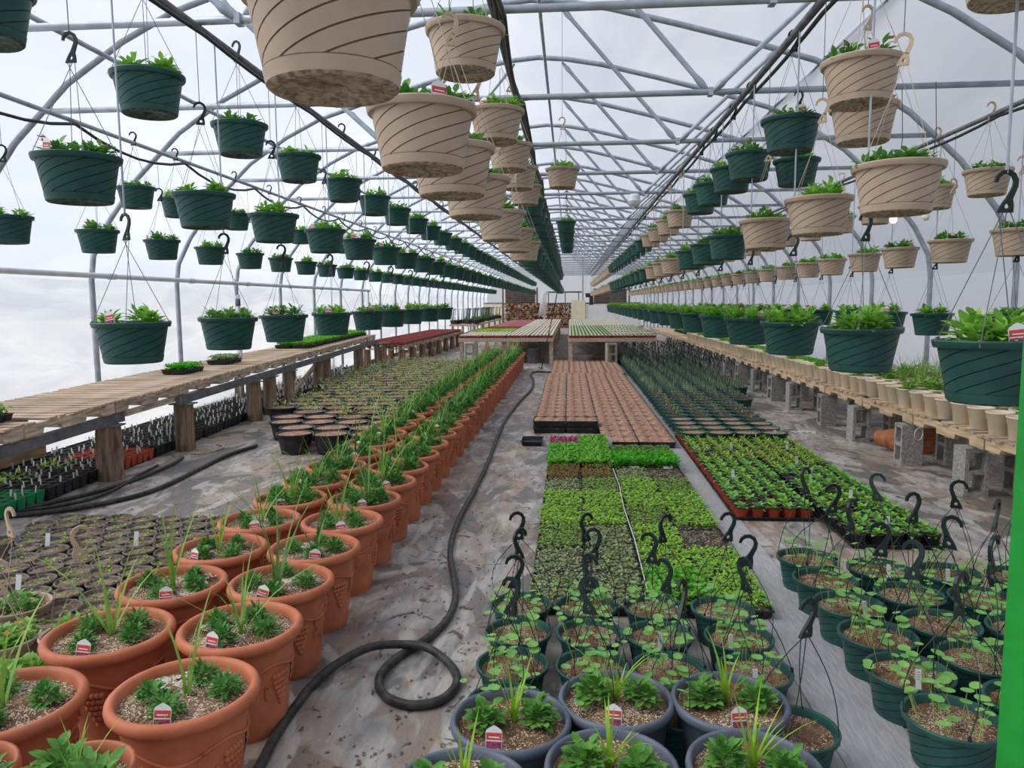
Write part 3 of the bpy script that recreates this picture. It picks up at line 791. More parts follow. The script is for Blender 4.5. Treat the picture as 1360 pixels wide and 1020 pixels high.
def planter(x, y, label, grp, detail=True):
    t = thing('terracotta_planter', label, 'planter', (x, y, 0), U(0, 6.28), grp, .98)
    place('pot', PLANTER if y < 9 else PLANTER_FAR, t)
    place('soil', SOIL_P, t, (0, 0, .365))
    if detail and RND.random() < .75:
        
        for _ in range(2):
            a = U(0, 6.28); place('perlite_patch', RND.choice(PERLS), t, (.095 * cos(a), .095 * sin(a), .371), (0, 0, U(0, 6)), (1.3, 1.1, 1))['kind'] = 'stuff'
    ph = U(0, 1.57)
    for k in range(4):
        a = ph + k * pi / 2 + U(-.25, .25); r = U(.095, .125)
        place('marigold_plant', RND.choice(MARI), t, (r * cos(a), r * sin(a), .365), (0, 0, U(0, 6.28)), (.9, .9, 1.0) if y < 4 else (1.3, 1.3, 1.5) if y < 8 else (1.5, 1.5, 2.0))
    place('spike_plant', RND.choice(SPIKE), t, (U(-.02, .02), U(-.02, .02), .365), (0, 0, U(0, 6.28)), (1, 1, U(.8, 1.15)))
    if detail and RND.random() < .95:
        a = -pi / 2 - t.rotation_euler.z + U(-.5, .5)
        place('plant_tag', TAG_BLOOM, t, (.165 * cos(a), .165 * sin(a), .362), (-.25, U(-.2, .2), a + pi / 2))
    return t
near_a = [(-1.19, 2.13), (-1.22, 2.60), (-1.24, 3.05), (-1.25, 3.5)]
near_b = [(-1.70, 2.03), (-1.68, 2.52), (-1.70, 3.0), (-1.71, 3.47)]
for i in range(35):
    x, y = near_a[i] if i < 4 else (-1.25, 3.5 + .456 * (i - 3))
    planter(x, y, 'terracotta planter in the row beside the aisle, %s from the front' % nth(i + 1), 'planters beside the aisle', y < 10)
for i in range(34):
    x, y = near_b[i] if i < 4 else (-1.715, 3.49 + .462 * (i - 3))
    planter(x, y, 'terracotta planter in the row away from the aisle, %s from the front' % nth(i + 1), 'planters in the inner row', y < 10)
# small bowls at the very front
SMALL_TC = MB().lathe([(.09, 0), (.1, .01), (.122, .18), (.13, .186), (.14, .192), (.143, .215), (.139, .226), (.128, .226), (.122, .21), (.118, .16)], 32, 0).mesh('pot', ['terracotta'], True)
SOIL_S = soil_mesh(.12, 'soil', 18, 4, .005)
LUSH = []
for _ in range(2):
    b = MB()
    for k in range(5): b.bush((U(-.03, .03), U(-.03, .03), 0), .05, U(.05, .1), 22, .05, .03)
    LUSH.append(b.mesh('leafy_plant', ['leaf_mid']))
for x, y, lb in ((-1.24, 1.69, 'small terracotta pot with leafy plant and thin blades, in front of the planters'), (-1.545, 1.67, 'small terracotta pot of leafy green plants cut by the picture edge')):
    t = thing('small_terracotta_pot', lb, 'pot', (x, y, 0), 0, 'small terracotta pots')
    place('pot', SMALL_TC, t, (0, 0, 0), (0, 0, 0), (.98, .98, 1.8)); place('soil', SOIL_S, t, (0, 0, .365))
    for dx, dy in ((-.05, .02), (.05, -.02)): place('leafy_plant', RND.choice(LUSH), t, (dx, dy, .365), (0, 0, U(0, 6)))
    place('spike_plant', SPIKE[2], t, (0, 0, .365), (0, 0, U(0, 6)), (.7, .7, .5))

# ------------------------------------------------------------------ baskets standing on the floor with their hangers up
def nasturtium(n, hmin=.05, hmax=.17):
    b = MB()
    for k in range(n):
        a = U(0, 6.28); r = .14 * sqrt(U(.02, 1)); p = Vector((r * cos(a), r * sin(a), -.02))
        tip = p + Vector((U(-.06, .06), U(-.06, .06), U(hmin, hmax)))
        mid = p.lerp(tip, .5) + Vector((U(-.01, .01), U(-.01, .01), 0))
        b.tube([p, mid, tip], .0016, 3, 1, False)
        R_ = U(.017, .032); nrm = Vector((U(-.2, .2), U(-.3, .1), 1)).normalized(); u = nrm.orthogonal().normalized(); w = nrm.cross(u)
        ring = [tip + (u * cos(2 * pi * q / 9) + w * sin(2 * pi * q / 9)) * R_ * U(.9, 1.06) + nrm * .004 for q in range(9)]
        b.add([tip] + ring, [(0, 1 + q, 1 + (q + 1) % 9) for q in range(9)], 0)
    return b.mesh('round_leaved_plants', ['leaf_round', 'stem'])
NAST = [nasturtium(n) for n in (20, 24, 26, 22, 18)]
def floor_basket(x, y, label, grp, D, col='green', plants=None, lean=.12, tagp=.2, hook=True, zs=1.0):
    t = thing('hanging_basket', label, 'basket', (x, y, 0), 0, grp, D / .36)
    place('pot', POT[col], t, (0, 0, 0), (0, 0, U(0, 6)))
    place('soil', SOIL['soil'], t, (0, 0, .168), (0, 0, U(0, 6)))
    if plants is not None: place('plants', plants, t, (0, 0, .17), (0, 0, U(0, 6.28)), (1, 1, zs))
    if hook:
        rz = U(-.9, .9) + RND.choice((0, pi))
        lx, ly = U(-lean, lean), U(-lean, lean)
        place('hanger_strands', STR_FLOOR_BEIGE if col == 'beige' else RND.choice(STR_FLOOR), t, (0, 0, .195), (lx, ly, rz))
        m = Matrix.Rotation(rz, 4, 'Z') @ Matrix.Rotation(ly, 4, 'Y') @ Matrix.Rotation(lx, 4, 'X')
        from mathutils import Euler
        v = Euler((lx, ly, rz)).to_matrix() @ Vector((0, 0, HOOK_Z))
        place('hook', HOOK['beige' if col == 'beige' else 'green'], t, v + Vector((0, 0, .193)), (lx, ly, rz + U(-.2, .2)), (1.3, 1.6, 1.3))
    if RND.random() < tagp: place('plant_tag', TAG_WHITE, t, (U(-.08, .08), -.11, .2), (-.2, 0, U(-.4, .4)))
    return t
for j, y in enumerate((2.53, 2.82, 3.115, 3.41)):
    xs = (-.225, .08, .385, .71)
    for i, x in enumerate(xs):
        if j == 0 and i in (1, 2): pass
        lb = 'green basket of round-leaved seedlings behind grey pots, %s row from front, %s from aisle' % (nth(j + 1), nth(i + 1))
        floor_basket(x + U(-.01, .01) + (.03 if j == 0 and i == 3 else 0), y - (.1 if j == 0 and i == 3 else 0), lb, 'green floor baskets behind the grey pots', .288,
                     plants=None if (j == 0 and i == 3) else NAST[(i + 2 * j) % 5], tagp=.1)
cols = ((1.285, (2.5, 2.82, 3.14, 3.46, 3.78, 4.1)), (1.61, (2.62, 2.95, 3.27, 3.6, 3.95)), (1.94, (2.9, 3.23, 3.56, 3.9)), (2.27, (3.2, 3.53, 3.86)))
for i, (x, ys) in enumerate(cols):
    for j, y in enumerate(ys):
        lb = 'green basket of round-leaved seedlings by green post, %s column from strip, %s from front' % (nth(i + 1), nth(j + 1))
        floor_basket(x + U(-.006, .006), y, lb, 'green floor baskets near the green post', .315, plants=NAST[(i * 2 + j) % 5], tagp=.25)
# beige ones at the left of the planters
for i, (x, y, lb) in enumerate(((-2.42, 2.9, 'beige basket on the floor with orange flower, nearest the picture edge'), (-2.13, 2.98, 'beige basket on the floor touching the inner planter row'), (-2.13, 2.60, 'beige basket on the floor behind the largest planter, full of leaves'))):
    floor_basket(x, y, lb, 'beige floor baskets', .30, 'beige', FOL_BUSHY[1 if i == 0 else 0], .1, 1.0, zs=.8)
floor_basket(-2.62, 3.25, 'beige basket on the floor furthest from the planters', 'beige floor baskets', .30, 'beige', FOL[2], .1, 0)

# ------------------------------------------------------------------ big blue-grey pots
GREY = MB().lathe([(.145, 0), (.152, .012), (.17, .14), (.178, .2), (.186, .205), (.193, .212), (.196, .225), (.193, .238), (.184, .243), (.177, .238), (.173, .22), (.166, .15)], 40, 0).mesh('pot', ['grey_pot'], True)
SOIL_G = soil_mesh(.172, 'soil', 24, 5, .006)
def petunia():
    b = MB()
    for k in range(4): b.bush((U(-.016, .016), U(-.016, .016), U(0, .02)), .036, U(.05, .085), 22, .038, .025)
    return b.mesh('leafy_plant', ['leaf_mid'], True)
PET = [petunia() for _ in range(4)]
REED = [spike(12, .12, .27, .013, 'leaf_lime', 'grass_plant', (55, 88), (.2, 1.3)) for _ in range(3)]
grey = [(-.19, 2.29, 'blue-grey pot nearest the aisle hose in the second row, red tag at its front'), (.155, 2.44, 'blue-grey pot in the second row, between its two neighbours, tag centred'),
        (.535, 2.45, 'blue-grey pot of the second row next to the fabric strip'), (-.30, 1.93, 'blue-grey pot of the front row with a hanging white label'),
        (.12, 2.06, 'blue-grey pot in the middle of the front row, picture bottom'), (.53, 2.08, 'blue-grey pot of the front row next to the fabric strip')]
for i, (x, y, lb) in enumerate(grey):
    t = thing('grey_pot', lb, 'pot', (x, y, 0), 0, 'blue-grey pots')
    place('pot', GREY, t); place('soil', SOIL_G, t, (0, 0, .212), (0, 0, U(0, 6)))
    for s in (-1, 1): place('leafy_plant', PET[(i + s) % 4], t, (s * .085, U(-.03, .03), .212), (0, 0, U(0, 6)), (1.05, 1.05, 1.05))
    place('grass_plant', REED[i % 3], t, (U(-.01, .01), .03, .212), (0, 0, U(0, 6)))
    if i in (0, 1, 2): place('plant_tag', TAG_BLOOM, t, (U(-.05, .03), -.13, .205), (-.3, 0, U(-.2, .2)))
    if i == 3:
        b = MB(); b.box((-.028, -.001, -.07), (.028, .001, .05), 0)
        b.add([(-.028, -.001, .05), (.028, -.001, .05), (.012, -.001, .066), (-.012, -.001, .066)], [(0, 1, 2, 3)], 0)
        for q in range(6): b.add([(-.02, -.0016, -.05 + .014 * q), (.018 - .008 * (q % 3), -.0016, -.05 + .014 * q), (.018 - .008 * (q % 3), -.0016, -.046 + .014 * q), (-.02, -.0016, -.046 + .014 * q)], [(0, 1, 2, 3)], 1)
        place('hanging_label', b.mesh('hanging_label', ['card', 'card_grey']), t, (-.13, -.155, .25), (-.12, .1, .25))['label'] = 'white card label with small grey print'

# ------------------------------------------------------------------ left beds: small dark pots, black tubs
NPOT = MB().lathe([(.062, 0), (.082, .1), (.088, .103), (.090, .112), (.086, .118), (.08, .112), (.074, .07)], 18, 0).mesh('pot', ['film_black'], True)
SOIL_N = soil_mesh(.08, 'soil_dust', 12, 3, .005)
def sprouts(n, r, h, L, w, mats, per=3, z=0.0):
    b = MB()
    for k in range(n):
        a = U(0, 6.28); q = r * sqrt(U(0, 1))
        b.rosette((q * cos(a), q * sin(a), z), h * U(.5, 1.2), per, L, w, k % len(mats), 0, 60)
    return b.mesh('seedlings', mats)
SPR = [sprouts(n, .06, .02, .028, .014, ['leaf_olive', 'leaf_lime']) for n in (2, 4, 5)]
k = 0
rowsn = [2.86 + .165 * j for j in range(13)]
for j, y in enumerate(rowsn):
    c = 0
    for i in range(9):
        x = -2.03 - .178 * i - (.089 if j % 2 else 0)
        if x < -3.55 or (y - 2.8) < (-x - 2.25) * 1.25 - .1 or (x > -2.35 and y < 3.2) : continue
        c += 1
        t = thing('nursery_pot', 'dusty black nursery pot beside inner planters, %s row from front, %s from planters' % (nth(j + 1), nth(c)), 'pot', (x + U(-.01, .01), y + U(-.01, .01), 0), U(0, 6), 'dusty black nursery pots')
        place('pot', NPOT, t, rot=(U(-.05, .05), U(-.05, .05), 0)); place('soil', SOIL_N, t, (0, 0, .1))
        place('seedlings', RND.choice(SPR), t, (0, 0, .1), (0, 0, U(0, 6)))['kind'] = 'stuff'
for x, y, lb in ((-3.19, 4.24, 'white plant marker standing in the dusty pots nearest the bench'), (-2.66, 4.3, 'white plant marker in the dusty pots, furthest from the camera'), (-2.85, 3.55, 'white plant marker in the dusty pots, nearest the camera')):
    tag(place('plant_marker', MB().box((-.014, -.001, 0), (.014, .001, .10)).mesh('plant_marker', ['card']), None, (x, y, .09), (-.15, .05, .1)), lb, 'marker', 'plant markers')
# black tubs
TUBPL = [None,
         sprouts(24, .15, .08, .06, .016, ['leaf_sage', 'stem']), sprouts(26, .15, .09, .06, .016, ['leaf_sage', 'stem']), sprouts(22, .15, .08, .06, .016, ['stem', 'leaf_olive'])]
for j in range(26):
    y = 7.68 + .395 * j
    x0 = -2.12; ncol = 3 if j < 2 else 4 if j < 5 else 5 if j < 12 else 6
    for i in range(ncol):
        x = x0 - .395 * i - (.12 if j % 2 else 0)
        bare = j < 3 or (j < 4 and i > 1)
        lb = 'black tub %s, %s row from front, %s from planters' % ('of bare brown soil' if bare else 'with pale spindly seedlings', nth(j + 1), nth(i + 1))
        t = thing('black_tub', lb, 'pot', (x, y, 0), 0, 'black tubs beside the planters', 1.08)
        place('pot', POT['black'], t); place('soil', SOIL['soil_brown'], t, (0, 0, .19), (0, 0, U(0, 6)))
        if not bare: place('seedlings', RND.choice(TUBPL[1:]), t, (0, 0, .19), (0, 0, U(0, 6)), (1, 1, U(.8, 1.3)))['kind'] = 'stuff'

# ------------------------------------------------------------------ middle bed: brown soil trays and microgreens
def tray_mesh(w, d, h, mk, lip=.008):
    b = MB(); a, c = w / 2, d / 2
    def ring(s, z): return [(-a + s, -c + s, z), (a - s, -c + s, z), (a - s, c - s, z), (-a + s, c - s, z)]
    rs = [ring(.018, 0), ring(.006, h - .006), ring(0, h - .006), ring(0, h), ring(lip, h), ring(.02, .012)]
    vs = [p for r_ in rs for p in r_]
    fs = [(3, 2, 1, 0)]
    for i in range(len(rs) - 1):
        for k in range(4): fs.append((4 * i + k, 4 * i + (k + 1) % 4, 4 * i + 4 + (k + 1) % 4, 4 * i + 4 + k))
    fs.append(tuple(4 * (len(rs) - 1) + k for k in range(4)))
    for k in range(1, 6):                                       # ribs on the long faces
        x = -a + w * k / 6
        b.box((x - .004, -c + .004, .004), (x + .004, -c + .014, h - .008)); b.box((x - .004, c - .014, .004), (x + .004, c - .004, h - .008))
    b.add(vs, fs)
    return b.mesh('tray', [mk])
def cell_soil(w, d, nx, ny, mk, hump=.012):
    vs, fs = [], []; sx, sy = nx * 4, ny * 4
    for j in range(sy + 1):
        for i in range(sx + 1):
            u, v = i / 4 % 1, j / 4 % 1
            hz = hump * (abs(sin(pi * u)) ** .5) * (abs(sin(pi * v)) ** .5) if i % 4 and j % 4 else 0
            vs.append((-w / 2 + w * i / sx, -d / 2 + d * j / sy, hz + U(-.002, .002)))
    for j in range(sy):
        for i in range(sx):
            a = j * (sx + 1) + i; fs.append((a, a + 1, a + sx + 2, a + sx + 1))
    return MB().add(vs, fs).mesh('soil', [mk])
TRAY_B = tray_mesh(.392, .372, .075, 'black_pot', .003)
SOIL_B = [cell_soil(.384, .364, 3, 3, 'soil_brown', .016) for _ in range(3)]
for j in range(33):
    y = 8.2 + .375 * j
    for i in range(4):
        x = -.25 + .395 * i + (.05 if j > 20 else 0) - .02 * (j / 33)
        if j < 3 and i < 2: continue
        lb = 'black tray of brown soil, %s row from front, %s from the hose aisle' % (nth(j + 1), nth(i + 1))
        t = thing('soil_tray', lb, 'tray', (x, y, 0), U(-.01, .01), 'trays of bare brown soil')
        place('tray', TRAY_B, t); place('soil', SOIL_B[(i + j) % 3], t, (0, 0, .069))
for i in range(2):                                              # raised pair at the near end
    for lvl in range(2):
        pass
    t = thing('stacked_tray', 'black tray stacked atop another at near end of brown trays, %s from hose aisle' % nth(i + 1), 'tray', (-.25 + .395 * i, 9.12, .077), 0, 'stacked black trays')
    place('tray', TRAY_B, t); place('soil', SOIL_B[i], t, (0, 0, .062))
for i in range(2):
    t = thing('soil_tray', 'black tray underneath a stacked black tray, %s from hose aisle' % nth(i + 1), 'tray', (-.25 + .395 * i, 9.12, 0), 0, 'trays under the stacked trays')
    place('tray', TRAY_B, t); place('soil', SOIL_B[i], t, (0, 0, .058))
tag(place('empty_tray', tray_mesh(.24, .36, .05, 'black_pot')), 'low empty black tray lying beside the plum coloured greens', 'tray').location = (-.42, 8.3, 0)

def greens(w, d, n, h, L, wd, mats, per=2, e1=35):
    b = MB()
    for k in range(n):
        x, y = U(-w / 2, w / 2), U(-d / 2, d / 2); z = h * (U(.65, 1.1) if k % 3 else U(.1, .7)); mi = RND.randrange(len(mats))
        a0 = U(0, 6.28)
        for q in range(per):
            a = a0 + q * 2 * pi / per + U(-.3, .3); e = radians(U(0, e1))
            dd = Vector((cos(a) * cos(e), sin(a) * cos(e), sin(e)))
            side = Vector((-sin(a), cos(a), 0)) * wd * .5 * U(.8, 1.2); p = Vector((x, y, z)); LL = L * U(.8, 1.2)
            b.add([p, p + dd * LL * .55 + side, p + dd * LL, p + dd * LL * .55 - side], [(0, 3, 2, 1)], mi)
    return b.mesh('greens', mats)
TRAY_G = tray_mesh(.296, .45, .05, 'black_pot', .004)
SOIL_GT = cell_soil(.265, .42, 2, 3, 'soil_dark', .004)
GW, GD = .285, .44
GREENS = {
    'neon': [greens(GW, GD, 520, .085, .030, .017, ['leaf_neon'], 3, 60) for _ in range(2)],
    'leafy': [greens(GW, GD, 420, .07, .036, .024, ['leaf_neon', 'leaf'], 3, 50)],
    'light': [greens(GW, GD, 480, .04, .022, .017, ['leaf', 'leaf_lime']) for _ in range(2)],
    'mid': [greens(GW, GD, 520, .035, .019, .015, ['leaf', 'leaf_olive'])],
    'sparse': [greens(GW, GD, 420, .025, .02, .015, ['leaf_olive', 'leaf_sage'])],
    'darks': [greens(GW, GD, 220, .02, .017, .011, ['leaf_purple', 'leaf_sage'])],
    'rust': [greens(GW, GD, 420, .05, .018, .01, ['leaf_rust', 'leaf_olive'], 3, 60)],
    'magenta': [greens(GW, GD, 420, .06, .026, .017, ['leaf_magenta'], 3, 50)],
    'olive': [greens(GW, GD, 420, .055, .026, .017, ['leaf_olive', 'leaf_mid'], 3, 50)]}
DESC = {'neon': 'dense vivid green sprouts', 'leafy': 'leafy bright green sprouts', 'light': 'light green seedlings', 'mid': 'mixed green seedlings', 'sparse': 'sparse olive seedlings',
        'darks': 'sparse dark seedlings on soil', 'rust': 'rust brown sprouts', 'magenta': 'magenta leaved sprouts', 'olive': 'olive green sprouts'}
plan = [('sparse', 'sparse', 'leafy', 'light'), ('sparse', 'sparse', 'light', 'light'), ('mid', 'sparse', 'light', 'darks'), ('light', 'light', 'mid', 'light'), ('light', 'light', 'light', 'light'),
        ('sparse', 'mid', 'light', 'mid'), ('rust', 'rust', 'sparse', 'darks'), ('leafy', 'leafy', 'neon', 'neon'), ('leafy', 'leafy', 'olive', 'olive')]
for j, rw in enumerate(plan):
    y = 3.865 + .455 * j
    for i, kd in enumerate(rw):
        lb = 'tray of %s, %s row from front, %s from the hose aisle' % (DESC[kd], nth(j + 1), nth(i + 1))
        t = thing('seedling_tray', lb, 'tray', (-.06 + .302 * i + (.008 if i > 1 else 0), y, 0), U(-.006, .006), 'microgreen trays')
        place('tray', TRAY_G, t); place('soil', SOIL_GT, t, (0, 0, .04))
        place('greens', RND.choice(GREENS[kd]), t, (0, 0, .04), (0, 0, RND.choice((0, pi))))['kind'] = 'stuff'
        if j == 7 and i > 1: place('plant_tag', TAG_WHITE, t, (.03, -.222, .06), (0, pi / 2, 0), (1, 1, .9))
for i, kd in enumerate(('magenta', 'leafy')):
    t = thing('seedling_tray', 'tray of %s at the far end of the microgreens' % DESC[kd], 'tray', (-.06 + .302 * i, 4.32 + .455 * 8, 0), 0, 'microgreen trays')
    place('tray', TRAY_G, t); place('soil', SOIL_GT, t, (0, 0, .04)); place('greens', GREENS[kd][0], t, (0, 0, .04))['kind'] = 'stuff'
tag(place('plant_marker', MB().box((-.028, -.001, 0), (.028, .001, .09)).mesh('plant_marker', ['card'])), 'white card marker at the near edge of the brown soil trays', 'marker').location = (.42, 8.0, .03)
tag(place('strip_label', MB().tube([(.395, 3.75, .1), (.40, 4.6, .1), (.385, 5.3, .1), (.395, 6.0, .1), (.38, 6.6, .1)], .003, 4).mesh('strip_label', ['card'])), 'thin white tape lying lengthwise over the seedling trays', 'tape')

# ------------------------------------------------------------------ right bed: potted seedlings in red and black trays, pots of soil, plugs with hooks
CELL = lambda mk: MB().lathe([(.036, 0), (.050, .078), (.054, .08), (.055, .088), (.05, .09), (.046, .075)], 12, [0, 0, 1, 1, 1]).mesh('pot', [mk, 'black_pot'], True)
CELLS = {'red': CELL('red_pot'), 'black': CELL('black_pot')}
SOIL_C = soil_mesh(.047, 'soil_dark', 10, 2, .003)
TRAY_F = tray_mesh(.575, .325, .03, 'black_pot')
SEED = {'tall': [sprouts(3, .022, .03, .066, .018, ['leaf_lime', 'stem'], 6) for _ in range(3)], 'broad': [sprouts(3, .02, .02, .062, .032, ['leaf_round', 'leaf_lime'], 6) for _ in range(3)]}
def potted_tray(x, y, colour, kind, label, marker):
    t = thing('potted_seedling_tray', label, 'tray', (x, y, 0), U(-.01, .01), 'trays of potted seedlings')
    place('tray', TRAY_F, t)
    for a in range(5):
        for b_ in range(3):
            px, py = -.226 + .113 * a, -.108 + .108 * b_
            place('pot', CELLS[colour], t, (px, py, .008)); place('soil', SOIL_C, t, (px, py, .085))
            if RND.random() < .93: place('seedling', RND.choice(SEED[kind]), t, (px, py, .085), (0, 0, U(0, 6.28)), (1, 1, U(.8, 1.3)))
    if marker: place('plant_marker', TAG_WHITE, t, (U(-.15, .15), U(-.1, .1), .12), (U(-.2, .1), 0, U(-.3, .3)), (1.1, 1, 1))
for j in range(10):
    potted_tray(1.46 + .003 * j, 5.52 + .332 * j, 'red', 'broad' if j < 5 else 'tall', 'tray of red pots with %s seedlings beside the grey strip, %s from the front' % ('broad' if j < 5 else 'slender', nth(j + 1)), j % 4 == 2)
for j in range(12):
    potted_tray(2.06, 4.93 + .332 * j, 'black', 'broad' if j < 6 else 'tall', 'tray of black pots with %s seedlings, away from the strip, %s from front' % ('broad' if j < 6 else 'slender', nth(j + 1)), j % 2 == 0)
PLUM = [sprouts(14, .12, .07, .045, .018, ['leaf_purple', 'leaf_olive', 'leaf_sage']) for _ in range(3)]
BLUE = []
for _ in range(3):
    b = MB()
    for k in range(26): b.blade((U(-.1, .1), U(-.1, .1), 0), U(0, 6.28), U(.10, .2), .010, radians(U(55, 88)), U(.1, 1.0), k % 2, 3)
    BLUE.append(b.mesh('plants', ['leaf_sage', 'leaf_blue']))
for j in range(38):
    y = 8.22 + .312 * j
    ncol = 4 if j < 9 else 5 if j < 14 else 6
    for i in range(ncol):
        x = 1.34 + .288 * i + (.02 * (j / 38))
        if x > 2.95: continue
        kind = 'bare' if j < 3 or (j == 3 and i < 3) else 'plum' if j < 12 else 'blue'
        hooked = j > 14
        lb = 'green pot %s, %s row from front, %s from grey strip' % ({'bare': 'of bare soil', 'plum': 'of plum coloured seedlings', 'blue': 'of blue-green plants' + (' with hook' if hooked else '')}[kind], nth(j + 1), nth(i + 1))
        t = thing('green_pot', lb, 'pot', (x, y, 0), 0, 'green pots beyond the potted seedlings', .78)
        place('pot', POT['green'], t); place('soil', SOIL['soil_brown' if kind == 'bare' else 'soil_dark'], t, (0, 0, .185), (0, 0, U(0, 6)))
        if kind != 'bare': place('plants', RND.choice(PLUM if kind == 'plum' else BLUE), t, (0, 0, .185), (0, 0, U(0, 6)), (1, 1, U(.8, 1.4)))
        if hooked:
            rz = U(0, 6.28)
            place('hanger_strands', STR_FLOOR[0], t, (0, 0, .195), (U(-.1, .1), U(-.1, .1), rz)); place('hook', HOOK['green'], t, (U(-.03, .03), U(-.03, .03), .59), (U(-.1, .1), U(-.1, .1), rz), (1.25, 1.4, 1.25))

# ------------------------------------------------------------------ pallets
def rough_box(a, b, mk, nm, axis, jit=.004, notch=None):
    """Sawn board: box with slightly irregular cross-sections along its length; optional fork notches on the underside."""
    m = MB(); L0, L1 = a[axis], b[axis]
    if notch: cuts = sorted([L0, L1] + [c for q in notch for c in (q[0], q[0] + .02, q[1] - .02, q[1])])
    else: cuts = [L0 + (L1 - L0) * i / 4 for i in range(5)]
    vs = []
    o = [k for k in range(3) if k != axis]
    for c in cuts:
        lowcut = 0
        if notch:
            for q in notch:
                if q[0] + .001 < c < q[1] - .001: lowcut = .04
        lo = [a[o[0]], a[o[1]] + lowcut]; hi = [b[o[0]], b[o[1]]]
        for u, w in ((lo[0], lo[1]), (hi[0], lo[1]), (hi[0], hi[1]), (lo[0], hi[1])):
            p = [0, 0, 0]; p[axis] = c; p[o[0]] = u + U(-jit, jit); p[o[1]] = w + U(-jit, jit) * .6
            vs.append(p)
    fs = [(0, 1, 2, 3), tuple(4 * (len(cuts) - 1) + k for k in (3, 2, 1, 0))]
    for i in range(len(cuts) - 1):
        for k in range(4): fs.append((4 * i + k, 4 * i + 4 + k, 4 * i + 4 + (k + 1) % 4, 4 * i + (k + 1) % 4))
    return m.add(vs, fs).mesh(nm, [mk])
BOARD = [rough_box((-.53, -w, 0), (.53, w, .018), 'wood', 'board', 0) for w in (.046, .05, .05, .054, .043)]
BOARD_P = [rough_box((-.53, -w, 0), (.53, w, .018), 'wood_pale', 'board', 0) for w in (.046, .05)]
LOWB = rough_box((-.5, -.05, 0), (.5, .05, .016), 'wood', 'board', 0)
STRG = {m_: [rough_box((-.019, -.595, 0), (.019, .595, .09), m_, 'stringer', 1, .003, ((-.4, -.15), (.15, .4))) for _ in range(3)] for m_ in ('wood_y', 'wood_pale')}
def pallet(x, y, z, rz, label, grp, n=9, pale=False, side=1, tilt=0.0):
    t = thing('pallet', label, 'pallet', (x, y, z), rz, grp)
    t.rotation_euler = (tilt, 0, rz)
    for i in range(n):
        if RND.random() < .03: continue
        yy = -.55 + 1.1 * i / (n - 1)
        place('board', RND.choice(BOARD_P if pale and RND.random() < .5 else BOARD), t, (U(-.015, .015), yy + U(-.008, .008), .107), (0, 0, U(-.012, .012)))
    for xx in (-.5, 0, .5): place('stringer', RND.choice(STRG['wood_pale' if pale else 'wood_y']), t, (xx, 0, .016))
    for yy in (-.53, 0, .53): place('bottom_board', LOWB, t, (0, yy, 0))
# left bench: follows x = -4.1 -> -4.55, rising slightly
def lb_edge(y): return -4.02 - .042 * (y - 5)
def lb_top(y): return .70 + .012 * (y - 5)
ys = [4.6 + 1.215 * k for k in range(11)]
for i, y in enumerate(ys):
    pallet(lb_edge(y) - .53, y, lb_top(y) - .125, .042, 'weathered pallet on the log bench by the left wall, %s from the front' % nth(i + 1), 'pallets of the log bench', 9, tilt=.011)
def long_box(pts, w, h, mk, nm):
    b = MB(); vs = []
    for x, y, z in pts: vs += [(x - w / 2, y, z - h), (x + w / 2, y, z - h), (x + w / 2, y, z), (x - w / 2, y, z)]
    fs = [(0, 1, 2, 3), tuple(4 * (len(pts) - 1) + k for k in (3, 2, 1, 0))]
    for i in range(len(pts) - 1):
        for k in range(4): fs.append((4 * i + k, 4 * i + 4 + k, 4 * i + 4 + (k + 1) % 4, 4 * i + (k + 1) % 4))
    return b.add(vs, fs).mesh(nm, [mk])
tag(place('bench_beam', long_box([(lb_edge(y) - .06, y, lb_top(y) - .128) for y in (4.0, 6.4, 6.62)], .06, .085, 'dark_steel', 'bench_beam')), 'grey beam under the nearest pallets of the log bench', 'beam', 'bench beams')
tag(place('bench_beam', long_box([(lb_edge(y) - .06, y, lb_top(y) - .128) for y in (6.66, 7.4, 8.4)], .05, .05, 'wood_y', 'bench_beam')), 'thin wooden beam between the two nearest bench logs', 'beam', 'bench beams')
tag(place('bench_beam', long_box([(lb_edge(y) - .06, y, lb_top(y) - .128) for y in (7.6, 12, 17.5)], .045, .085, 'dark_steel', 'bench_beam')), 'long grey beam under the far pallets of the log bench', 'beam', 'bench beams').location = (.055, 0, 0)
def log_mesh(r, h, square=False):
    b = MB(); n = 14; vs = []; rows_ = 8
    for i in range(rows_):
        for k in range(n):
            a = 2 * pi * k / n; q = r * (1 + U(-.06, .06)) * (1.1 - .12 * i / rows_)
            if square: q = r / max(abs(cos(a)), abs(sin(a))) * .86
            vs.append((q * cos(a), q * sin(a), h * i / (rows_ - 1)))
    fs, ms = [], []
    for i in range(rows_ - 1):
        for k in range(n): fs.append((i * n + k, i * n + (k + 1) % n, (i + 1) * n + (k + 1) % n, (i + 1) * n + k)); ms.append(0)
    fs.append(tuple((rows_ - 1) * n + k for k in range(n))); ms.append(1)
    return b.add(vs, fs, ms).mesh('log_post', ['post', 'post_end'])
POSTS = [(-4.16, 6.42, .105, False), (-4.17, 7.78, .10, True), (-4.28, 9.85, .095, False), (-4.30, 10.45, .09, False), (-4.34, 11.3, .085, True), (-4.45, 13.0, .09, False), (-4.48, 13.55, .085, True), (-4.55, 15.9, .1, False), (-4.5, 17.3, .07, True), (-4.42, 17.7, .06, True)]
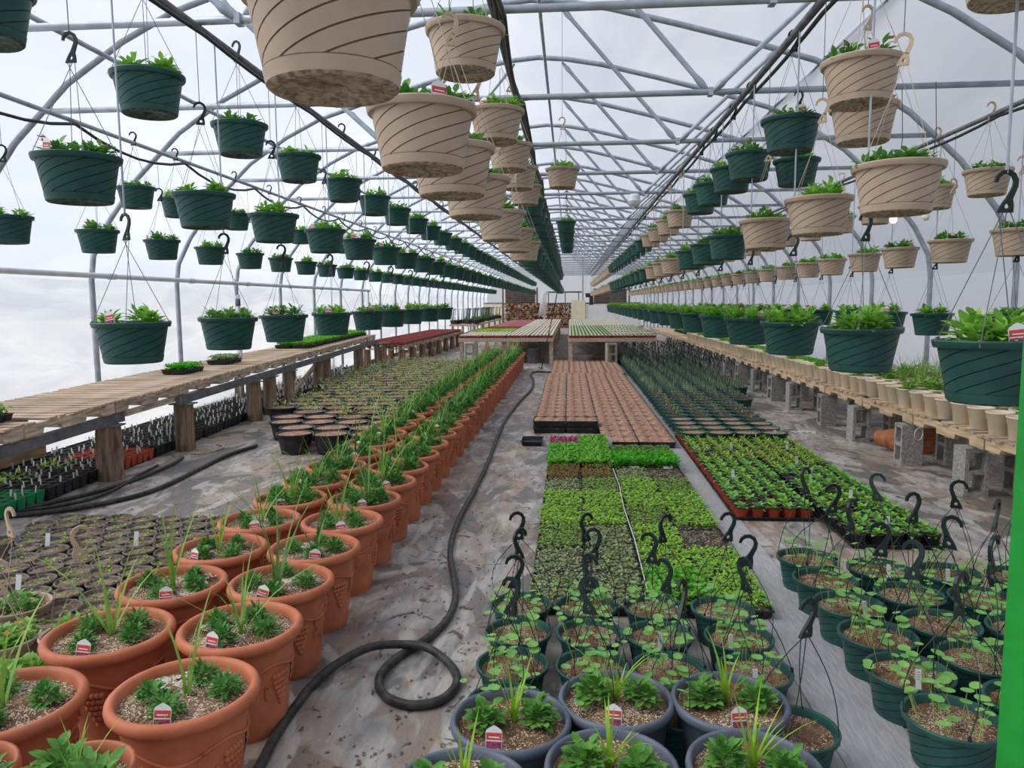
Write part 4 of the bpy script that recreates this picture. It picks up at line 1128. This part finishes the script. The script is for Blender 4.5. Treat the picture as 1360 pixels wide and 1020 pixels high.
for i, (x, y, r, sq) in enumerate(POSTS):
    h = lb_top(y) - .128 - .087
    t = thing('log_post', '%s post carrying the pallet bench, %s from the front' % ('squared timber' if sq else 'round weathered log', nth(i + 1)), 'post', (x, y, 0), U(0, .1) if sq else U(0, 6), 'posts of the log bench')
    place('trunk', log_mesh(r, h - .012, sq), t)
    place('shim', MB().box((-.12, -.09, 0), (.12, .09, .012)).mesh('shim', ['dark_steel']), t, (0, 0, h - .012))
for i, y in enumerate((11.6, 14.2, 16.6)):
    t = tag(place('rear_post', log_mesh(.07, lb_top(y) - .22, True), None, (lb_edge(y) - .98, y, 0)), 'wall side post under the log bench, %s from the front' % nth(i + 1), 'post', 'wall side posts of the log bench')
tag(place('brace', MB().tube([(-4.55, 12.0, .12), (-4.5, 13.1, .52)], .04, 4).mesh('brace', ['wood_y'])), 'slanting timber brace under the log bench', 'beam')
# things on the left bench
TRAY_L = tray_mesh(.54, .29, .055, 'black_pot')
GREENS_L = [greens(.52, .27, 420, .07, .034, .022, [c], 3, 55) for c in ('leaf', 'leaf_neon', 'leaf_sage')]
onb = [(-4.38, 5.13, 0, 'black tray of green seedlings at the near end of the log bench'), (-4.72, 8.85, 1, 'black tray of bright seedlings behind the nearest low hanging basket'), (-4.78, 10.1, 2, 'black tray of grey-green seedlings on the log bench')]
for k in range(8):
    for c in range(2): onb.append((-4.72 - .31 * c - .02 * k, 13.1 + .56 * k, (k + c) % 2, 'tray of bright greens far along the log bench, %s from front, %s side' % (nth(k + 1), ('aisle', 'wall')[c])))
for x, y, g, lb in onb:
    t = thing('seedling_tray', lb, 'tray', (x, y, lb_top(y) + .004), pi / 2 + .04, 'trays on the log bench')
    place('tray', TRAY_L, t); place('greens', GREENS_L[g], t, (0, 0, .03))['kind'] = 'stuff'
# black potted trays under the left bench
SQP = MB()
for a in range(5):
    for b_ in range(3):
        cx, cy = -.218 + .109 * a, -.104 + .104 * b_; w0, w1 = .036, .05
        vs = [(cx + sx * w0, cy + sy * w0, 0) for sx, sy in ((-1, -1), (1, -1), (1, 1), (-1, 1))] + [(cx + sx * w1, cy + sy * w1, .1) for sx, sy in ((-1, -1), (1, -1), (1, 1), (-1, 1))] + \
             [(cx + sx * (w1 - .005), cy + sy * (w1 - .005), .1) for sx, sy in ((-1, -1), (1, -1), (1, 1), (-1, 1))] + [(cx + sx * .043, cy + sy * .043, .085) for sx, sy in ((-1, -1), (1, -1), (1, 1), (-1, 1))]
        fs, ms = [], []
        for i in range(3):
            for k in range(4): fs.append((4 * i + k, 4 * i + (k + 1) % 4, 4 * i + 4 + (k + 1) % 4, 4 * i + 4 + k)); ms.append(0)
        fs.append((12, 13, 14, 15)); ms.append(1)
        SQP.add(vs, fs, ms)
SQ = {c: None for c in ('black', 'kelly', 'red')}
for c in SQ:
    SQ[c] = SQP.mesh('square_pots', [c + '_pot', 'soil_dark'])
LABEL = MB().box((-.0085, -.001, -.03), (.0085, .001, .035)).mesh('plant_label', ['card'])
UNDER = [sprouts(9, .12, .04, .05, .016, ['leaf_mid', 'leaf_sage']), sprouts(14, .14, .06, .07, .022, ['leaf', 'leaf_lime'])]
n_lab = 0
for j in range(22):
    y = 4.75 + .575 * j
    for c in range(3):
        x = lb_edge(y) - .30 - .335 * c
        colr = 'kelly' if (j, c) == (1, 0) else 'red' if (j, c) in ((4, 1), (4, 0)) else 'black'
        lb = 'square %s pots in a labelled tray under log bench, %s from front, %s' % ({'kelly': 'bright green', 'red': 'red', 'black': 'black'}[colr], nth(j + 1), ('aisle side', 'middle', 'wall side')[c])
        t = thing('labelled_pot_tray', lb, 'tray', (x, y, 0), pi / 2 + .04, 'labelled trays under the log bench')
        place('tray', TRAY_L, t); place('square_pots', SQ[colr], t, (0, 0, .014))['kind'] = 'stuff'
        if (j, c) in ((1, 1), (1, 2), (2, 2), (2, 1), (7, 1), (9, 2)) or RND.random() < .25: place('seedlings', UNDER[1 if j < 4 else 0], t, (U(-.1, .1), 0, .1), (0, 0, U(0, 6)))
        if j < 12:
            for a in range(5):
                for b_ in range(3):
                    if RND.random() < .62:
                        place('plant_label', LABEL, t, (-.218 + .109 * a + U(-.02, .02), -.104 + .104 * b_ + U(-.02, .02), .12), (U(-.2, .2), U(-.15, .15), -pi / 2 + U(-.6, .6)))
        else:
            b = MB()
            for q in range(11):
                T = Matrix.Translation((U(-.25, .25), U(-.13, .13), .125)) @ Matrix.Rotation(-pi / 2 + U(-.5, .5), 4, 'Z') @ Matrix.Rotation(U(-.3, .3), 4, 'X')
                b.box((-.010, -.001, -.03), (.010, .001, .052), 0, T)
            place('plant_labels', b.mesh('plant_labels', ['card']), t)['kind'] = 'stuff'
tag(place('edging_board', long_box([(-5.16, 4.0, .22), (-5.14, 6.9, .22)], .04, .2, 'wood_pale', 'edging_board')), 'pale board lying along the foot of the left film wall', 'board')
# second, lower bench further back with empty red trays
for i in range(8):
    y = 18.9 + 1.215 * i
    pallet(-4.62 + .02 * i, y, .55 - .125, 0, 'pallet of the low bench behind the log bench, %s from the front' % nth(i + 1), 'pallets of the low bench', 8)
    for s in (-1, 1):
        tag(place('bench_stump', log_mesh(.085, .425), None, (-4.62 + s * .45 + .02 * i, y - .45, 0)), 'stump under the low bench, %s from front, %s side' % (nth(i + 1), 'wall' if s < 0 else 'aisle'), 'post', 'stumps of the low bench')
TRAY_R = tray_mesh(.54, .285, .06, 'red_tray')
CELL_R = MB()
for a in range(6):
    for b_ in range(3):
        cx, cy = -.22 + .088 * a, -.09 + .09 * b_
        CELL_R.lathe([(.03, 0), (.04, .058), (.037, .06), (.028, .01)], 8, 0, (cx, cy, .004))
CELL_RM = CELL_R.mesh('cells', ['red_tray'])
for j in range(16):
    for c in range(2):
        t = thing('red_tray', 'dark red cell tray on the low bench, %s from front, %s side' % (nth(j + 1), ('aisle', 'wall')[c]), 'tray', (-4.34 - .56 * c + .008 * j, 18.5 + .30 * j * 1.9, .556), 0, 'red trays on the low bench')
        place('tray', tray_mesh(.54, .555, .06, 'red_tray') if j == 0 and c == 0 else TRAY_R, t, (0, 0, 0), (0, 0, 0), (1, 1, 1) if j == 0 and c == 0 else (1, 1.93, 1))
        place('cells', CELL_RM, t, (0, 0, 0), (0, 0, 0), (1, 1.9, 1))['kind'] = 'stuff'

# ------------------------------------------------------------------ right bench: pallets on concrete blocks
def block_mesh():
    b = MB(); Lh, w, d = .39, .19, .19
    for x0, x1 in ((-.095, -.063), (.063, .095)): b.box((x0, -d / 2, 0), (x1, d / 2, Lh))
    for z0, z1 in ((0, .035), (.178, .212), (Lh - .035, Lh)): b.box((-.063, -d / 2 + .004, z0), (.063, d / 2 - .004, z1))
    return b.mesh('concrete_block', ['block'])
BLOCK = block_mesh()
BENCH_Z = .525
bl = [6.12, 7.25, 8.5, 9.55, 10.95, 11.95, 13.1, 14.3, 15.5, 16.7, 18.0, 19.3, 20.6, 22, 23.4, 24.8]
for i, y in enumerate(bl):
    t = tag(place('concrete_block', BLOCK, None, (3.22, y + .1, 0), (0, 0, 0 if i % 2 == 0 else pi / 2 + U(-.1, .1))), 'grey concrete block on end under the right bench front edge, %s from front' % nth(i + 1), 'block', 'blocks under the front edge of the bench')
    if i < 9:
        tag(place('concrete_block', BLOCK, None, (3.62, y + .12, 0), (0, 0, pi / 2)), 'grey concrete block set back under the block bench, %s from front' % nth(i + 1), 'block', 'blocks set back under the bench')
for i in range(21):
    y = 5.35 + 1.215 * i
    pallet(3.16 + .53, y, BENCH_Z - .125, 0, 'pallet of the concrete block bench, %s from the front' % nth(i + 1), 'pallets of the block bench', 9, True)
NUR = MB().lathe([(.068, 0), (.072, .004), (.086, .12), (.092, .124), (.094, .165), (.100, .168), (.1015, .174), (.099, .180), (.092, .180), (.088, .15), (.082, .10)], 28, 0).mesh('pot', ['nursery_pot'], True)
SOIL_U = soil_mesh(.09, 'soil', 14, 3, .004)
UPR = []
for mk, fl in (('leaf', None), ('leaf_mid', 'flower_pink'), ('leaf', 'flower_orange')):
    b = MB()
    for k in range(6): b.bush((U(-.05, .05), U(-.05, .05), U(0, .03)), .05, U(.06, .13), 20, .05, .026)
    if fl:
        for k in range(2): b.flower((U(-.07, .07), U(-.07, .07), U(.12, .16)), .022, 1)
    UPR.append(b.mesh('plant', [mk, fl or mk]))
TALL = [spike(26, .2, .45, .009, 'blade', 'grass', (50, 88), (.2, 1.4)) for _ in range(2)]
def nursery(x, y, label, grp, plant, tagged=False):
    t = thing('nursery_pot', label, 'pot', (x, y, BENCH_Z), 0, grp)
    place('pot', NUR, t, (0, 0, 0), (U(-.02, .02), U(-.02, .02), U(0, 6))); place('soil', SOIL_U, t, (0, 0, .15))
    if plant: place('plant', plant, t, (0, 0, .15), (0, 0, U(0, 6)))
    if tagged: place('plant_tag', TAG_WHITE, t, (0, -.085, .2), (-.2, 0, 0), (1, 1, .7))
y = 4.95; i = 0
while y < 21:
    nursery(3.29 + U(-.012, .012), y, 'cream nursery pot along the front edge of the block bench, %s from the front' % nth(i + 1), 'cream pots along the bench edge', None if i % 5 else UPR[0] if i > 9 else None)
    y += .262; i += 1
for r, x in enumerate((3.53, 3.78, 4.02)):
    for k in range(20 if r < 2 else 16):
        yy = 5.3 + .27 * k + .1 * (r % 2)
        pl = (TALL if (5 <= k <= 12 and RND.random() < .55) else UPR)
        nursery(x, yy, 'cream nursery pot with plant, %s row behind the bench edge, %s from the front' % (nth(r + 1), nth(k + 1)), 'planted cream pots on the block bench', RND.choice(pl), (r, k) == (0, 1))
for k in range(26):
    t = thing('seedling_tray', 'tray of greens on the far block bench, %s from the front' % nth(k + 1), 'tray', (3.75, 11.3 + .6 * k, BENCH_Z + .002), pi / 2, 'trays on the block bench')
    place('tray', TRAY_L, t); place('greens', GREENS_L[k % 2], t, (0, 0, .04))['kind'] = 'stuff'
t = thing('ribbed_pot', 'brown ribbed pot lying under the block bench', 'pot', (3.62, 7.95, 0))
place('body', MB().lathe([(.12, 0)] + [(.125 + .006 * (k % 2) + .002 * k, .02 + .02 * k) for k in range(15)] + [(.16, .33), (.14, .33), (.13, .1)], 24, 0).mesh('body', ['basket_weave']), t)
t = thing('ribbed_pot', 'terracotta coloured pot tipped on its side under the block bench', 'pot', (3.30, 8.0, .13))
t.rotation_euler = (pi / 2, 0, .9)
place('body', MB().lathe([(.07, -.12), (.12, .1), (.13, .1), (.13, .13), (.115, .13), (.1, .0)], 20, 0).mesh('body', ['basket_weave'], True), t)
tag(place('wire_loop', MB().tube([(.055 * cos(a / 12 * 2 * pi), 0, .055 * sin(a / 12 * 2 * pi)) for a in range(12)], .004, 5, 0, False, True).mesh('wire_loop', ['pvc']), None, (3.13, 6.95, .36), (0, 0, .5)), 'white wire loop hanging from the front of the block bench', 'wire')
tag(place('string', MB().tube([(2.62 + .02 * k, 9.1 + .05 * sin(k * 1.7), .008) for k in range(16)], .005, 4).mesh('string', ['card'])), 'short white string on the floor before the block bench', 'string')

# ------------------------------------------------------------------ hoses
def smooth(pts, n=6):
    out = []; P = [Vector(p) for p in pts]
    for i in range(len(P) - 1):
        p0, p1, p2, p3 = P[max(i - 1, 0)], P[i], P[i + 1], P[min(i + 2, len(P) - 1)]
        for k in range(n):
            t = k / n
            out.append(.5 * ((2 * p1) + (p2 - p0) * t + (2 * p0 - 5 * p1 + 4 * p2 - p3) * t * t + (3 * p1 - p0 - 3 * p2 + p3) * t ** 3))
    out.append(P[-1]); return out
def ground(px, py, z):
    d = C2W @ Vector(((px - 680) / F_PX, (510 - py) / F_PX, 1)); k = (z - 1.57) / d.z
    return Vector((d.x * k, d.y * k, z))
aisle = [(-1.02, 1.7), (-1.02, 2.0), (-1.045, 2.33), (-1.06, 2.5), (-1.06, 2.7), (-1.05, 2.86), (-1.0, 3.01), (-.89, 3.14), (-.76, 3.18), (-.64, 3.16), (-.53, 3.07), (-.47, 2.96), (-.47, 2.85), (-.52, 2.76), (-.62, 2.73), (-.72, 2.78), (-.78, 2.88), (-.79, 3.0), (-.75, 3.13),
         (-.68, 3.27), (-.61, 3.48), (-.6, 3.76), (-.66, 4.1), (-.73, 4.42), (-.78, 4.83), (-.8, 5.41), (-.79, 6.15), (-.8, 7.3), (-.84, 8.72), (-.85, 9.99), (-.78, 11.88), (-.69, 13.46), (-.74, 15.06), (-.84, 16.17), (-.76, 16.79), (-.36, 16.7)]
hz = [.021 + (.03 if 7 <= i <= 9 else .012 if i in (6, 10) else 0) for i in range(len(aisle))]
tag(place('hose', MB().tube(smooth([(x, y, z) for (x, y), z in zip(aisle, hz)]), .0185, 10).mesh('hose', ['hose'], True)), 'thick black hose with one loop lying along the middle aisle', 'hose')
for pts, r, lb in (([(-4.75, 5.2), (-4.3, 5.3), (-4.02, 5.75), (-3.9, 6.25), (-3.89, 6.9), (-3.95, 7.3)], .017, 'black hose nearest the labelled trays, ending at the second log post'),
                   ([(-4.6, 5.0), (-4.05, 5.22), (-3.73, 5.46), (-3.5, 5.95), (-3.52, 6.88), (-3.54, 7.45), (-3.45, 7.95)], .02, 'black hose on bare floor running towards the black tubs'),
                   ([(-4.5, 5.1), (-3.98, 5.5), (-3.86, 5.9), (-3.98, 6.6), (-4.02, 6.95)], .013, 'thin black hose tucked between two thicker hoses by the log bench')):
    tag(place('hose', MB().tube(smooth([(x, y, r + .002) for x, y in pts]), r, 8).mesh('hose', ['hose'], True)), lb, 'hose')
tag(place('hose', MB().tube(smooth([(-4.0, 7.55, .01), (-3.85, 7.6, .01), (-3.8, 7.9, .012), (-3.98, 8.1, .01)]), .009, 6).mesh('hose', ['wood_pale'], True)), 'thin pale hose curled at the foot of the squared log post', 'hose')
tag(place('drop_line', MB().tube(smooth([(-.67, 17.7, .01), (-.5, 17.4, .8), (-.3, 17.0, 1.7), (-.2, 17, 2.4), (-.36, 17, 3.15)]), .011, 6).mesh('drop_line', ['cable'], True)), 'dark line dropping from the middle pipe to the aisle floor', 'cable')

# ------------------------------------------------------------------ far tables
WHITE_CELLS = {}
for mk, gr in (('plain', None), ('green', 'leaf_mid'), ('lime', 'leaf_lime')):
    b = MB()
    for a in range(6):
        cx = -.225 + .09 * a
        b.box((cx - .031, -.262, 0), (cx + .031, .262, .032), 0)
        for q in range(9):
            yy = -.24 + .06 * q
            if gr:
                for w in range(3 if mk == 'green' else 8): b.leaf(Vector((cx + .04 + U(-.01, .01), yy, .025)), Vector((U(-1, 1), U(-1, 1), .7)), Vector((.1, .1, 1)), .045, .022, 1)
            else: b.leaf(Vector((cx + .04, yy, .02)), Vector((U(-1, 1), U(-1, 1), .7)), Vector((.1, .1, 1)), .03, .016, 1)
    WHITE_CELLS[mk] = b.mesh('cells', ['perlite', gr or 'leaf_olive'])
TRAY_T = tray_mesh(.55, .545, .06, 'red_tray')
def far_table(x0, x1, ztop, name, rows_n, y0, halves):
    t = thing('bench_table', 'far tray table %s' % name, 'table', ((x0 + x1) / 2, y0, 0), 0, 'far tray tables')
    w = (x1 - x0) / 2; Lg = rows_n * .56 + .1
    place('tabletop', MB().box((-w, 0, ztop - .06), (w, Lg, ztop)).mesh('tabletop', ['wood_pale']), t)
    place('apron', MB().box((-w, -.02, ztop - .09), (w, -.001, ztop - .0)).mesh('apron', ['wood_y']), t)
    for k in range(6):
        for s in (-1, -.05, 1): place('leg', MB().box((s * (w - .06) - .05, .1 + k * Lg / 6, 0), (s * (w - .06) + .05, .2 + k * Lg / 6, ztop - .06)).mesh('leg', ['wood_y']), t)
    n = 4; sx = (x1 - x0) / n / .56
    stuff = []
    for j in range(rows_n):
        for c in range(n):
            xx = x0 + (x1 - x0) * (c + .5) / n; y = y0 + .3 + .56 * j
            kd = halves(c / n, j)
            if kd is None: continue
            if j < 13:
                o = thing('cell_tray', 'red tray of %s cells, table %s, %s row, %s across' % ({'plain': 'white topped', 'green': 'white and green', 'lime': 'bright lime', 'red': 'empty red'}[kd], name, nth(j + 1), nth(c + 1)), 'tray', (xx, y, ztop + .002), 0, 'trays on the far tables')
                o.scale = (sx, 1, 1)
                place('tray', TRAY_T, o)
                if kd == 'red': place('cells', CELL_RM, o, (0, 0, .01), (0, 0, 0), (1, 1.9, 1))['kind'] = 'stuff'
                else: place('cells', WHITE_CELLS[kd], o, (0, 0, .045))['kind'] = 'stuff'
            else: stuff.append((xx, y, kd))
    b = MB()
    for xx, y, kd in stuff:
        b.box((xx - .27 * sx, y - .27, ztop + .002), (xx + .27 * sx, y + .27, ztop + .05), 1)
        if kd != 'red':
            for a in range(6):
                b.box((xx + sx * (-.253 + .09 * a), y - .26, ztop + .05), (xx + sx * (-.197 + .09 * a), y + .26, ztop + .075), 0)
                if kd == 'green': b.box((xx + sx * (-.197 + .09 * a), y - .26, ztop + .05), (xx + sx * (-.175 + .09 * a), y + .26, ztop + .08), 2)
    o = tag(place('far_cell_trays', b.mesh('far_cell_trays', ['perlite', 'red_tray', 'leaf_mid'])), 'receding mass of red cell trays at the back of far table %s' % name, 'trays', None, 'stuff')
far_table(-2.86, -.42, .66, 'left of the aisle', 32, 19.2, lambda u, j: 'plain' if u >= .5 else 'plain' if j < 4 else 'lime' if j < 8 else 'red')
far_table(-.05, 2.16, .66, 'right of the aisle', 32, 19.0, lambda u, j: 'green' if u < .5 else ('plain' if j % 3 else 'green'))
for x, y, lb in ((-2.55, 19.05, 'concrete block under the near corner of the left far table'), (1.02, 18.85, 'concrete block standing under the middle of the right far table')):
    t = tag(place('concrete_block', BLOCK, None, (x, y, 0), (0, 0, .2), (1.3, 1.2, 1.4)), lb, 'block')
t = thing('bucket', 'grey plastic bucket under the left far table', 'bucket', (-.95, 19.5, 0))
place('body', MB().lathe([(.15, 0), (.19, .36), (.2, .365), (.2, .4), (.18, .4), (.14, .02)], 20, 0).mesh('body', ['dark_steel'], True), t)
place('handle', MB().tube([(.2 * cos(a), .02, .36 - .12 * sin(a)) for a in [pi * k / 8 for k in range(9)]], .006, 5).mesh('handle', ['wire']), t)
t = thing('basin', 'galvanised metal basin under the right far table', 'basin', (.35, 19.4, 0))
place('body', MB().lathe([(.2, 0), (.27, .2), (.28, .21), (.265, .21), (.19, .02)], 24, 0).mesh('body', ['steel'], True), t)
for s in (-1, 1): place('handle', MB().tube([(s * .27, -.05, .16), (s * .31, -.03, .17), (s * .31, .03, .17), (s * .27, .05, .16)], .007, 5).mesh('handle', ['steel']), t)
place('stand', MB().lathe([(.17, -.001), (.17, .0)], 12, 0).mesh('stand', ['dark_steel']), t)
for i, (x, y, lb) in enumerate(((-2.05, 18.55, 'clump of dry tan grass beyond the far planters, nearer the film wall'), (-1.45, 18.6, 'clump of dry tan grass beyond the far planters, nearer the aisle'))):
    t = thing('dry_grass', lb, 'plant', (x, y, 0), 0, 'dry grasses')
    place('pot', POT['black'], t)
    b = MB()
    for k in range(70): b.blade((U(-.1, .1), U(-.1, .1), .18), U(0, 6.28), U(.35, .6), .014, radians(U(60, 89)), U(.1, 2.2), 0, 4)
    place('blades', b.mesh('blades', ['dry']), t)
t = thing('wall_bench', 'far low bench of dark plants with hooks beside the left wall', 'bench', (-4.3, 30.5, 0))
place('tabletop', MB().box((-.6, 0, .62), (.5, 12, .7)).mesh('tabletop', ['wood_y']), t)
for k in range(5):
    for s in (-.5, .4): place('leg', MB().box((s - .04, .2 + k * 2.8, 0), (s + .04, .3 + k * 2.8, .62)).mesh('leg', ['wood_y']), t)
b = MB()
for k in range(90):
    x, y = U(-4.85, -3.85), U(30.6, 42.3)
    b.lathe([(.09, .702), (.13, .86), (.1, .85)], 8, 0, (x, y, 0)); b.blade((x, y, .85), U(0, 6), .2, .05, 1.2, 1, 2, 3)
    b.tube([(x, y, .86), (x + .03, y, 1.3), (x + .08, y, 1.33), (x + .08, y, 1.27)], .012, 3, 1, False)
tag(place('hooked_pots', b.mesh('hooked_pots', ['black_pot', 'hook', 'leaf_mid'])), 'mass of dark hooked pots on the far wall bench', 'pots', None, 'stuff')

# ------------------------------------------------------------------ far end: wood piles, furnace, louvres, door track
def wood_pile(x0, x1, h, y, label, seed):
    r_ = random.Random(seed); b = MB(); z = .07; row_ = 0
    while z < h:
        x = x0 + (.07 if row_ % 2 else 0)
        while x < x1:
            rr = r_.uniform(.075, .10); cx, cz = x + r_.uniform(-.02, .02), z + r_.uniform(-.02, .02); dy = r_.uniform(-.12, .12); n = r_.choice((3, 4, 5, 6)); a0 = r_.uniform(0, 6)
            vs = [(cx + rr * cos(a0 + 2 * pi * k / n), y - .25 + dy, cz + rr * sin(a0 + 2 * pi * k / n)) for k in range(n)] + [(cx + rr * cos(a0 + 2 * pi * k / n), y + .3, cz + rr * sin(a0 + 2 * pi * k / n)) for k in range(n)]
            mi = r_.choice((0, 0, 1))
            b.add(vs, [tuple(range(n))] + [(k, (k + 1) % n, n + (k + 1) % n, n + k) for k in range(n)], [mi] + [0] * n)
            x += .15
        z += .125; row_ += 1
    tag(place('firewood_pile', b.mesh('firewood_pile', ['bark', 'post_end'])), label, 'firewood', None, 'stuff')
wood_pile(-4.0, -1.75, 1.55, 47.4, 'long pile of split firewood by the end wall, left of the plastic tube', 3)
wood_pile(-1.4, .05, 1.5, 46.6, 'nearer pile of split firewood beside the white furnace', 5)
tag(place('pile_sill', MB().box((-1.0, 45.9, 0), (0.05, 46.1, .12)).mesh('pile_sill', ['timber'])), 'timber laid before the nearer firewood pile', 'timber')
t = thing('furnace', 'white furnace casing in front of the end wall', 'furnace', (2.5, 46.6, 0))
place('casing', MB().box((-1.55, -.5, 0), (1.6, .6, 1.38)).mesh('casing', ['white_panel']), t)
place('hatch', MB().box((-1.2, -.52, .3), (-.5, -.5, 1.0)).mesh('hatch', ['white_panel']), t)
place('stove_pipe', MB().tube(smooth([(-1.2, .1, 1.38), (-1.2, .1, 1.8), (-1.25, .1, 1.95), (-1.5, .1, 1.97), (-1.55, .1, 1.97)], 4), .13, 12).mesh('stove_pipe', ['cable'], True), t)['label'] = 'black elbow of stove pipe'
t = thing('cabinet', 'cream cabinet beside the firewood at the end wall', 'cabinet', (.52, 46.4, 0))
place('body', MB().box((-.43, -.4, 0), (.42, .4, 1.68)).mesh('body', ['cream_panel']), t)
place('door', MB().box((-.40, -.42, .1), (.39, -.4, 1.6)).mesh('door', ['cream_panel']), t)
t = thing('partition', 'cream low partition at the left rear corner with grey cap', 'partition', (-4.9, 46.5, 0))
place('panel', MB().box((-.38, -.1, 0), (.72, .1, 1.5)).mesh('panel', ['cream_panel']), t)
place('cap', MB().box((-.4, -.12, 1.5), (.75, .12, 1.56)).mesh('cap', ['dark_steel']), t)
place('lid', MB().lathe([(.06, 0), (.06, .25), (.0, .25)], 10, 0, (.45, -.15, .6)).mesh('lid', ['timber']), t)
for x0, x1, lb in ((-4.1, -2.25, 'grey-brown louvred vent in the end wall, above the long firewood pile'), (1.56, 3.55, 'grey-brown louvred vent in the end wall, above the furnace')):
    t = thing('louver_vent', lb, 'vent', ((x0 + x1) / 2, Y1 - .08, 0), 0, 'louvred vents')
    w = (x1 - x0) / 2
    for s in (-1, 0, 1): place('stile', MB().box((s * w - .04, -.05, 1.5), (s * w + .04, .05, 2.4)).mesh('stile', ['timber']), t)
    for k in range(7):
        T = Matrix.Translation((0, 0, 1.58 + .12 * k)) @ Matrix.Rotation(-.5, 4, 'X')
        for s in (-1, 1): place('slat', MB().box((min(0, s * w) + .03, -.07, -.008), (max(0, s * w) - .03, .07, .008), 0, T).mesh('slat', ['louver']), t)
    place('backing', MB().box((-w, .04, 1.5), (w, .06, 2.4)).mesh('backing', ['louver']), t)
structure('trim_1', MB().box((WL, Y1 - .06, 1.44), (WR, Y1 - .01, 1.52)).mesh('trim', ['timber']))
for i, x in enumerate((-4.3, -2.1, 3.75)): structure('trim_%d' % (i + 2), MB().box((x - .05, Y1 - .08, 0), (x + .05, Y1 - .02, 2.5)).mesh('trim', ['timber']))
structure('trim_5', MB().box((WL, Y1 - .05, 0), (WR, Y1 - .02, 1.44)).mesh('trim', ['white_panel']))
structure('trim_6', MB().box((.78, Y1 - .1, 0), (.86, Y1 - .03, 4.4)).mesh('trim', ['steel']))
structure('trim_7', MB().box((1.25, Y1 - .05, 1.4), (1.52, Y1 - .02, 3.9)).mesh('trim', ['white_panel']))
t = thing('door_track', 'brown door track on posts before the end wall', 'track', (-.4, 47.9, 0))
place('rail', MB().box((-1.2, -.05, 2.14), (1.15, .05, 2.24)).mesh('rail', ['timber']), t)
for x in (-.95, 0.1, .95): place('post', MB().box((x - .03, -.03, 0), (x + .03, .03, 2.14)).mesh('post', ['dark_steel']), t)
t = thing('poly_duct', 'limp clear plastic air tube hanging by the firewood', 'duct', (-1.62, 46.9, 0))
place('tube', MB().tube([(.18, 0, 2.15), (.02, 0, 2.05), (0, 0, 1.75), (-.03, 0, 1.2), (-.06, 0, .75)], [.12, .2, .2, .24, .3], 16).mesh('tube', ['poly'], True), t)
place('collar', MB().tube([(.18, 0, 2.1), (.2, 0, 2.2)], .13, 12).mesh('collar', ['pvc'], True), t)

# ------------------------------------------------------------------ small things
t = thing('door_post', 'bright green painted steel post beside the camera', 'post', (.672, 1.1, 0), .5)
place('tube', MB().box((-.027, -.027, 0), (.027, .027, 2.05)).mesh('tube', ['post_paint']), t)
place('rust_patch', MB().box((-.0285, -.028, 1.30), (-.01, -.0268, 1.325)).mesh('rust_patch', ['post_rust']), t)['label'] = 'brown rust patch'
place('foot_plate', MB().box((-.06, -.06, 0), (.06, .06, .008)).mesh('foot_plate', ['post_paint']), t)
t = thing('roof_light', 'small white dome fixture under a far crossbar', 'light', (.97, 11.72, 3.18))
place('housing', MB().lathe([(.0, 0), (.07, 0), (.09, -.04), (.09, -.09), (.1, -.1)], 16, 0).mesh('housing', ['pvc'], True), t)
place('lens', MB().lathe([(.1, -.1), (.085, -.15), (.04, -.18), (.0, -.185)], 16, 0).mesh('lens', ['card'], True), t)
place('bracket', MB().box((-.02, -.02, -.002), (.02, .02, .03)).mesh('bracket', ['steel']), t)
for x, y, lit in ((2.54, 6.25, True), (2.72, 6.1, False)):
    t = thing('light_bulb', '%s bulb on a cord among the beige baskets' % ('glowing' if lit else 'unlit white'), 'bulb', (x, y, 2.2))
    place('glass', MB().lathe([(.0, -.035), (.018, -.03), (.028, -.012), (.028, .005), (.016, .028), (.012, .04)], 14, 0).mesh('glass', ['bulb_lit' if lit else 'glass_bulb'], True), t)
    place('socket', MB().lathe([(.013, .035), (.016, .04), (.016, .075), (.0, .08)], 12, 0).mesh('socket', ['cable']), t)
    place('cord', MB().tube([(0, 0, .075), (0, -.1, .6), (0, -.05, .98)], .003, 5).mesh('cord', ['cable']), t)
tag(place('plant_card', MB().box((-.022, -.001, 0), (.022, .001, .1)).mesh('plant_card', ['card']), None, (1.40, 2.35, 1.42), (-.08, 0, .05)), 'tall white plant card in the nearest low green basket', 'card')

# litter on the floor: dry leaf scraps, nobody could count them
b = MB()
for k in range(1500):
    if RND.random() < .6: x, y = U(-1.02, -.3), 2.2 + 14 * U(0, 1) ** 1.6
    elif RND.random() < .5: x, y = U(2.5, 3.1), U(4.5, 13)
    else: x, y = U(-4.0, -2.2), U(5.0, 7.6)
    s_ = U(.004, .013); a = U(0, 6.28)
    b.add([(x + s_ * cos(a), y + s_ * sin(a) * 1.4, .003), (x + s_ * .4 * cos(a + 1.7), y + s_ * sin(a + 1.7), .006), (x - s_ * cos(a), y - s_ * sin(a) * 1.2, .003), (x + s_ * .5 * cos(a - 1.5), y + s_ * .6 * sin(a - 1.5), .003)], [(0, 1, 2, 3)])
tag(place('leaf_litter', b.mesh('leaf_litter', ['timber'])), 'scraps of dry brown leaf litter on the floor', 'litter', None, 'stuff')
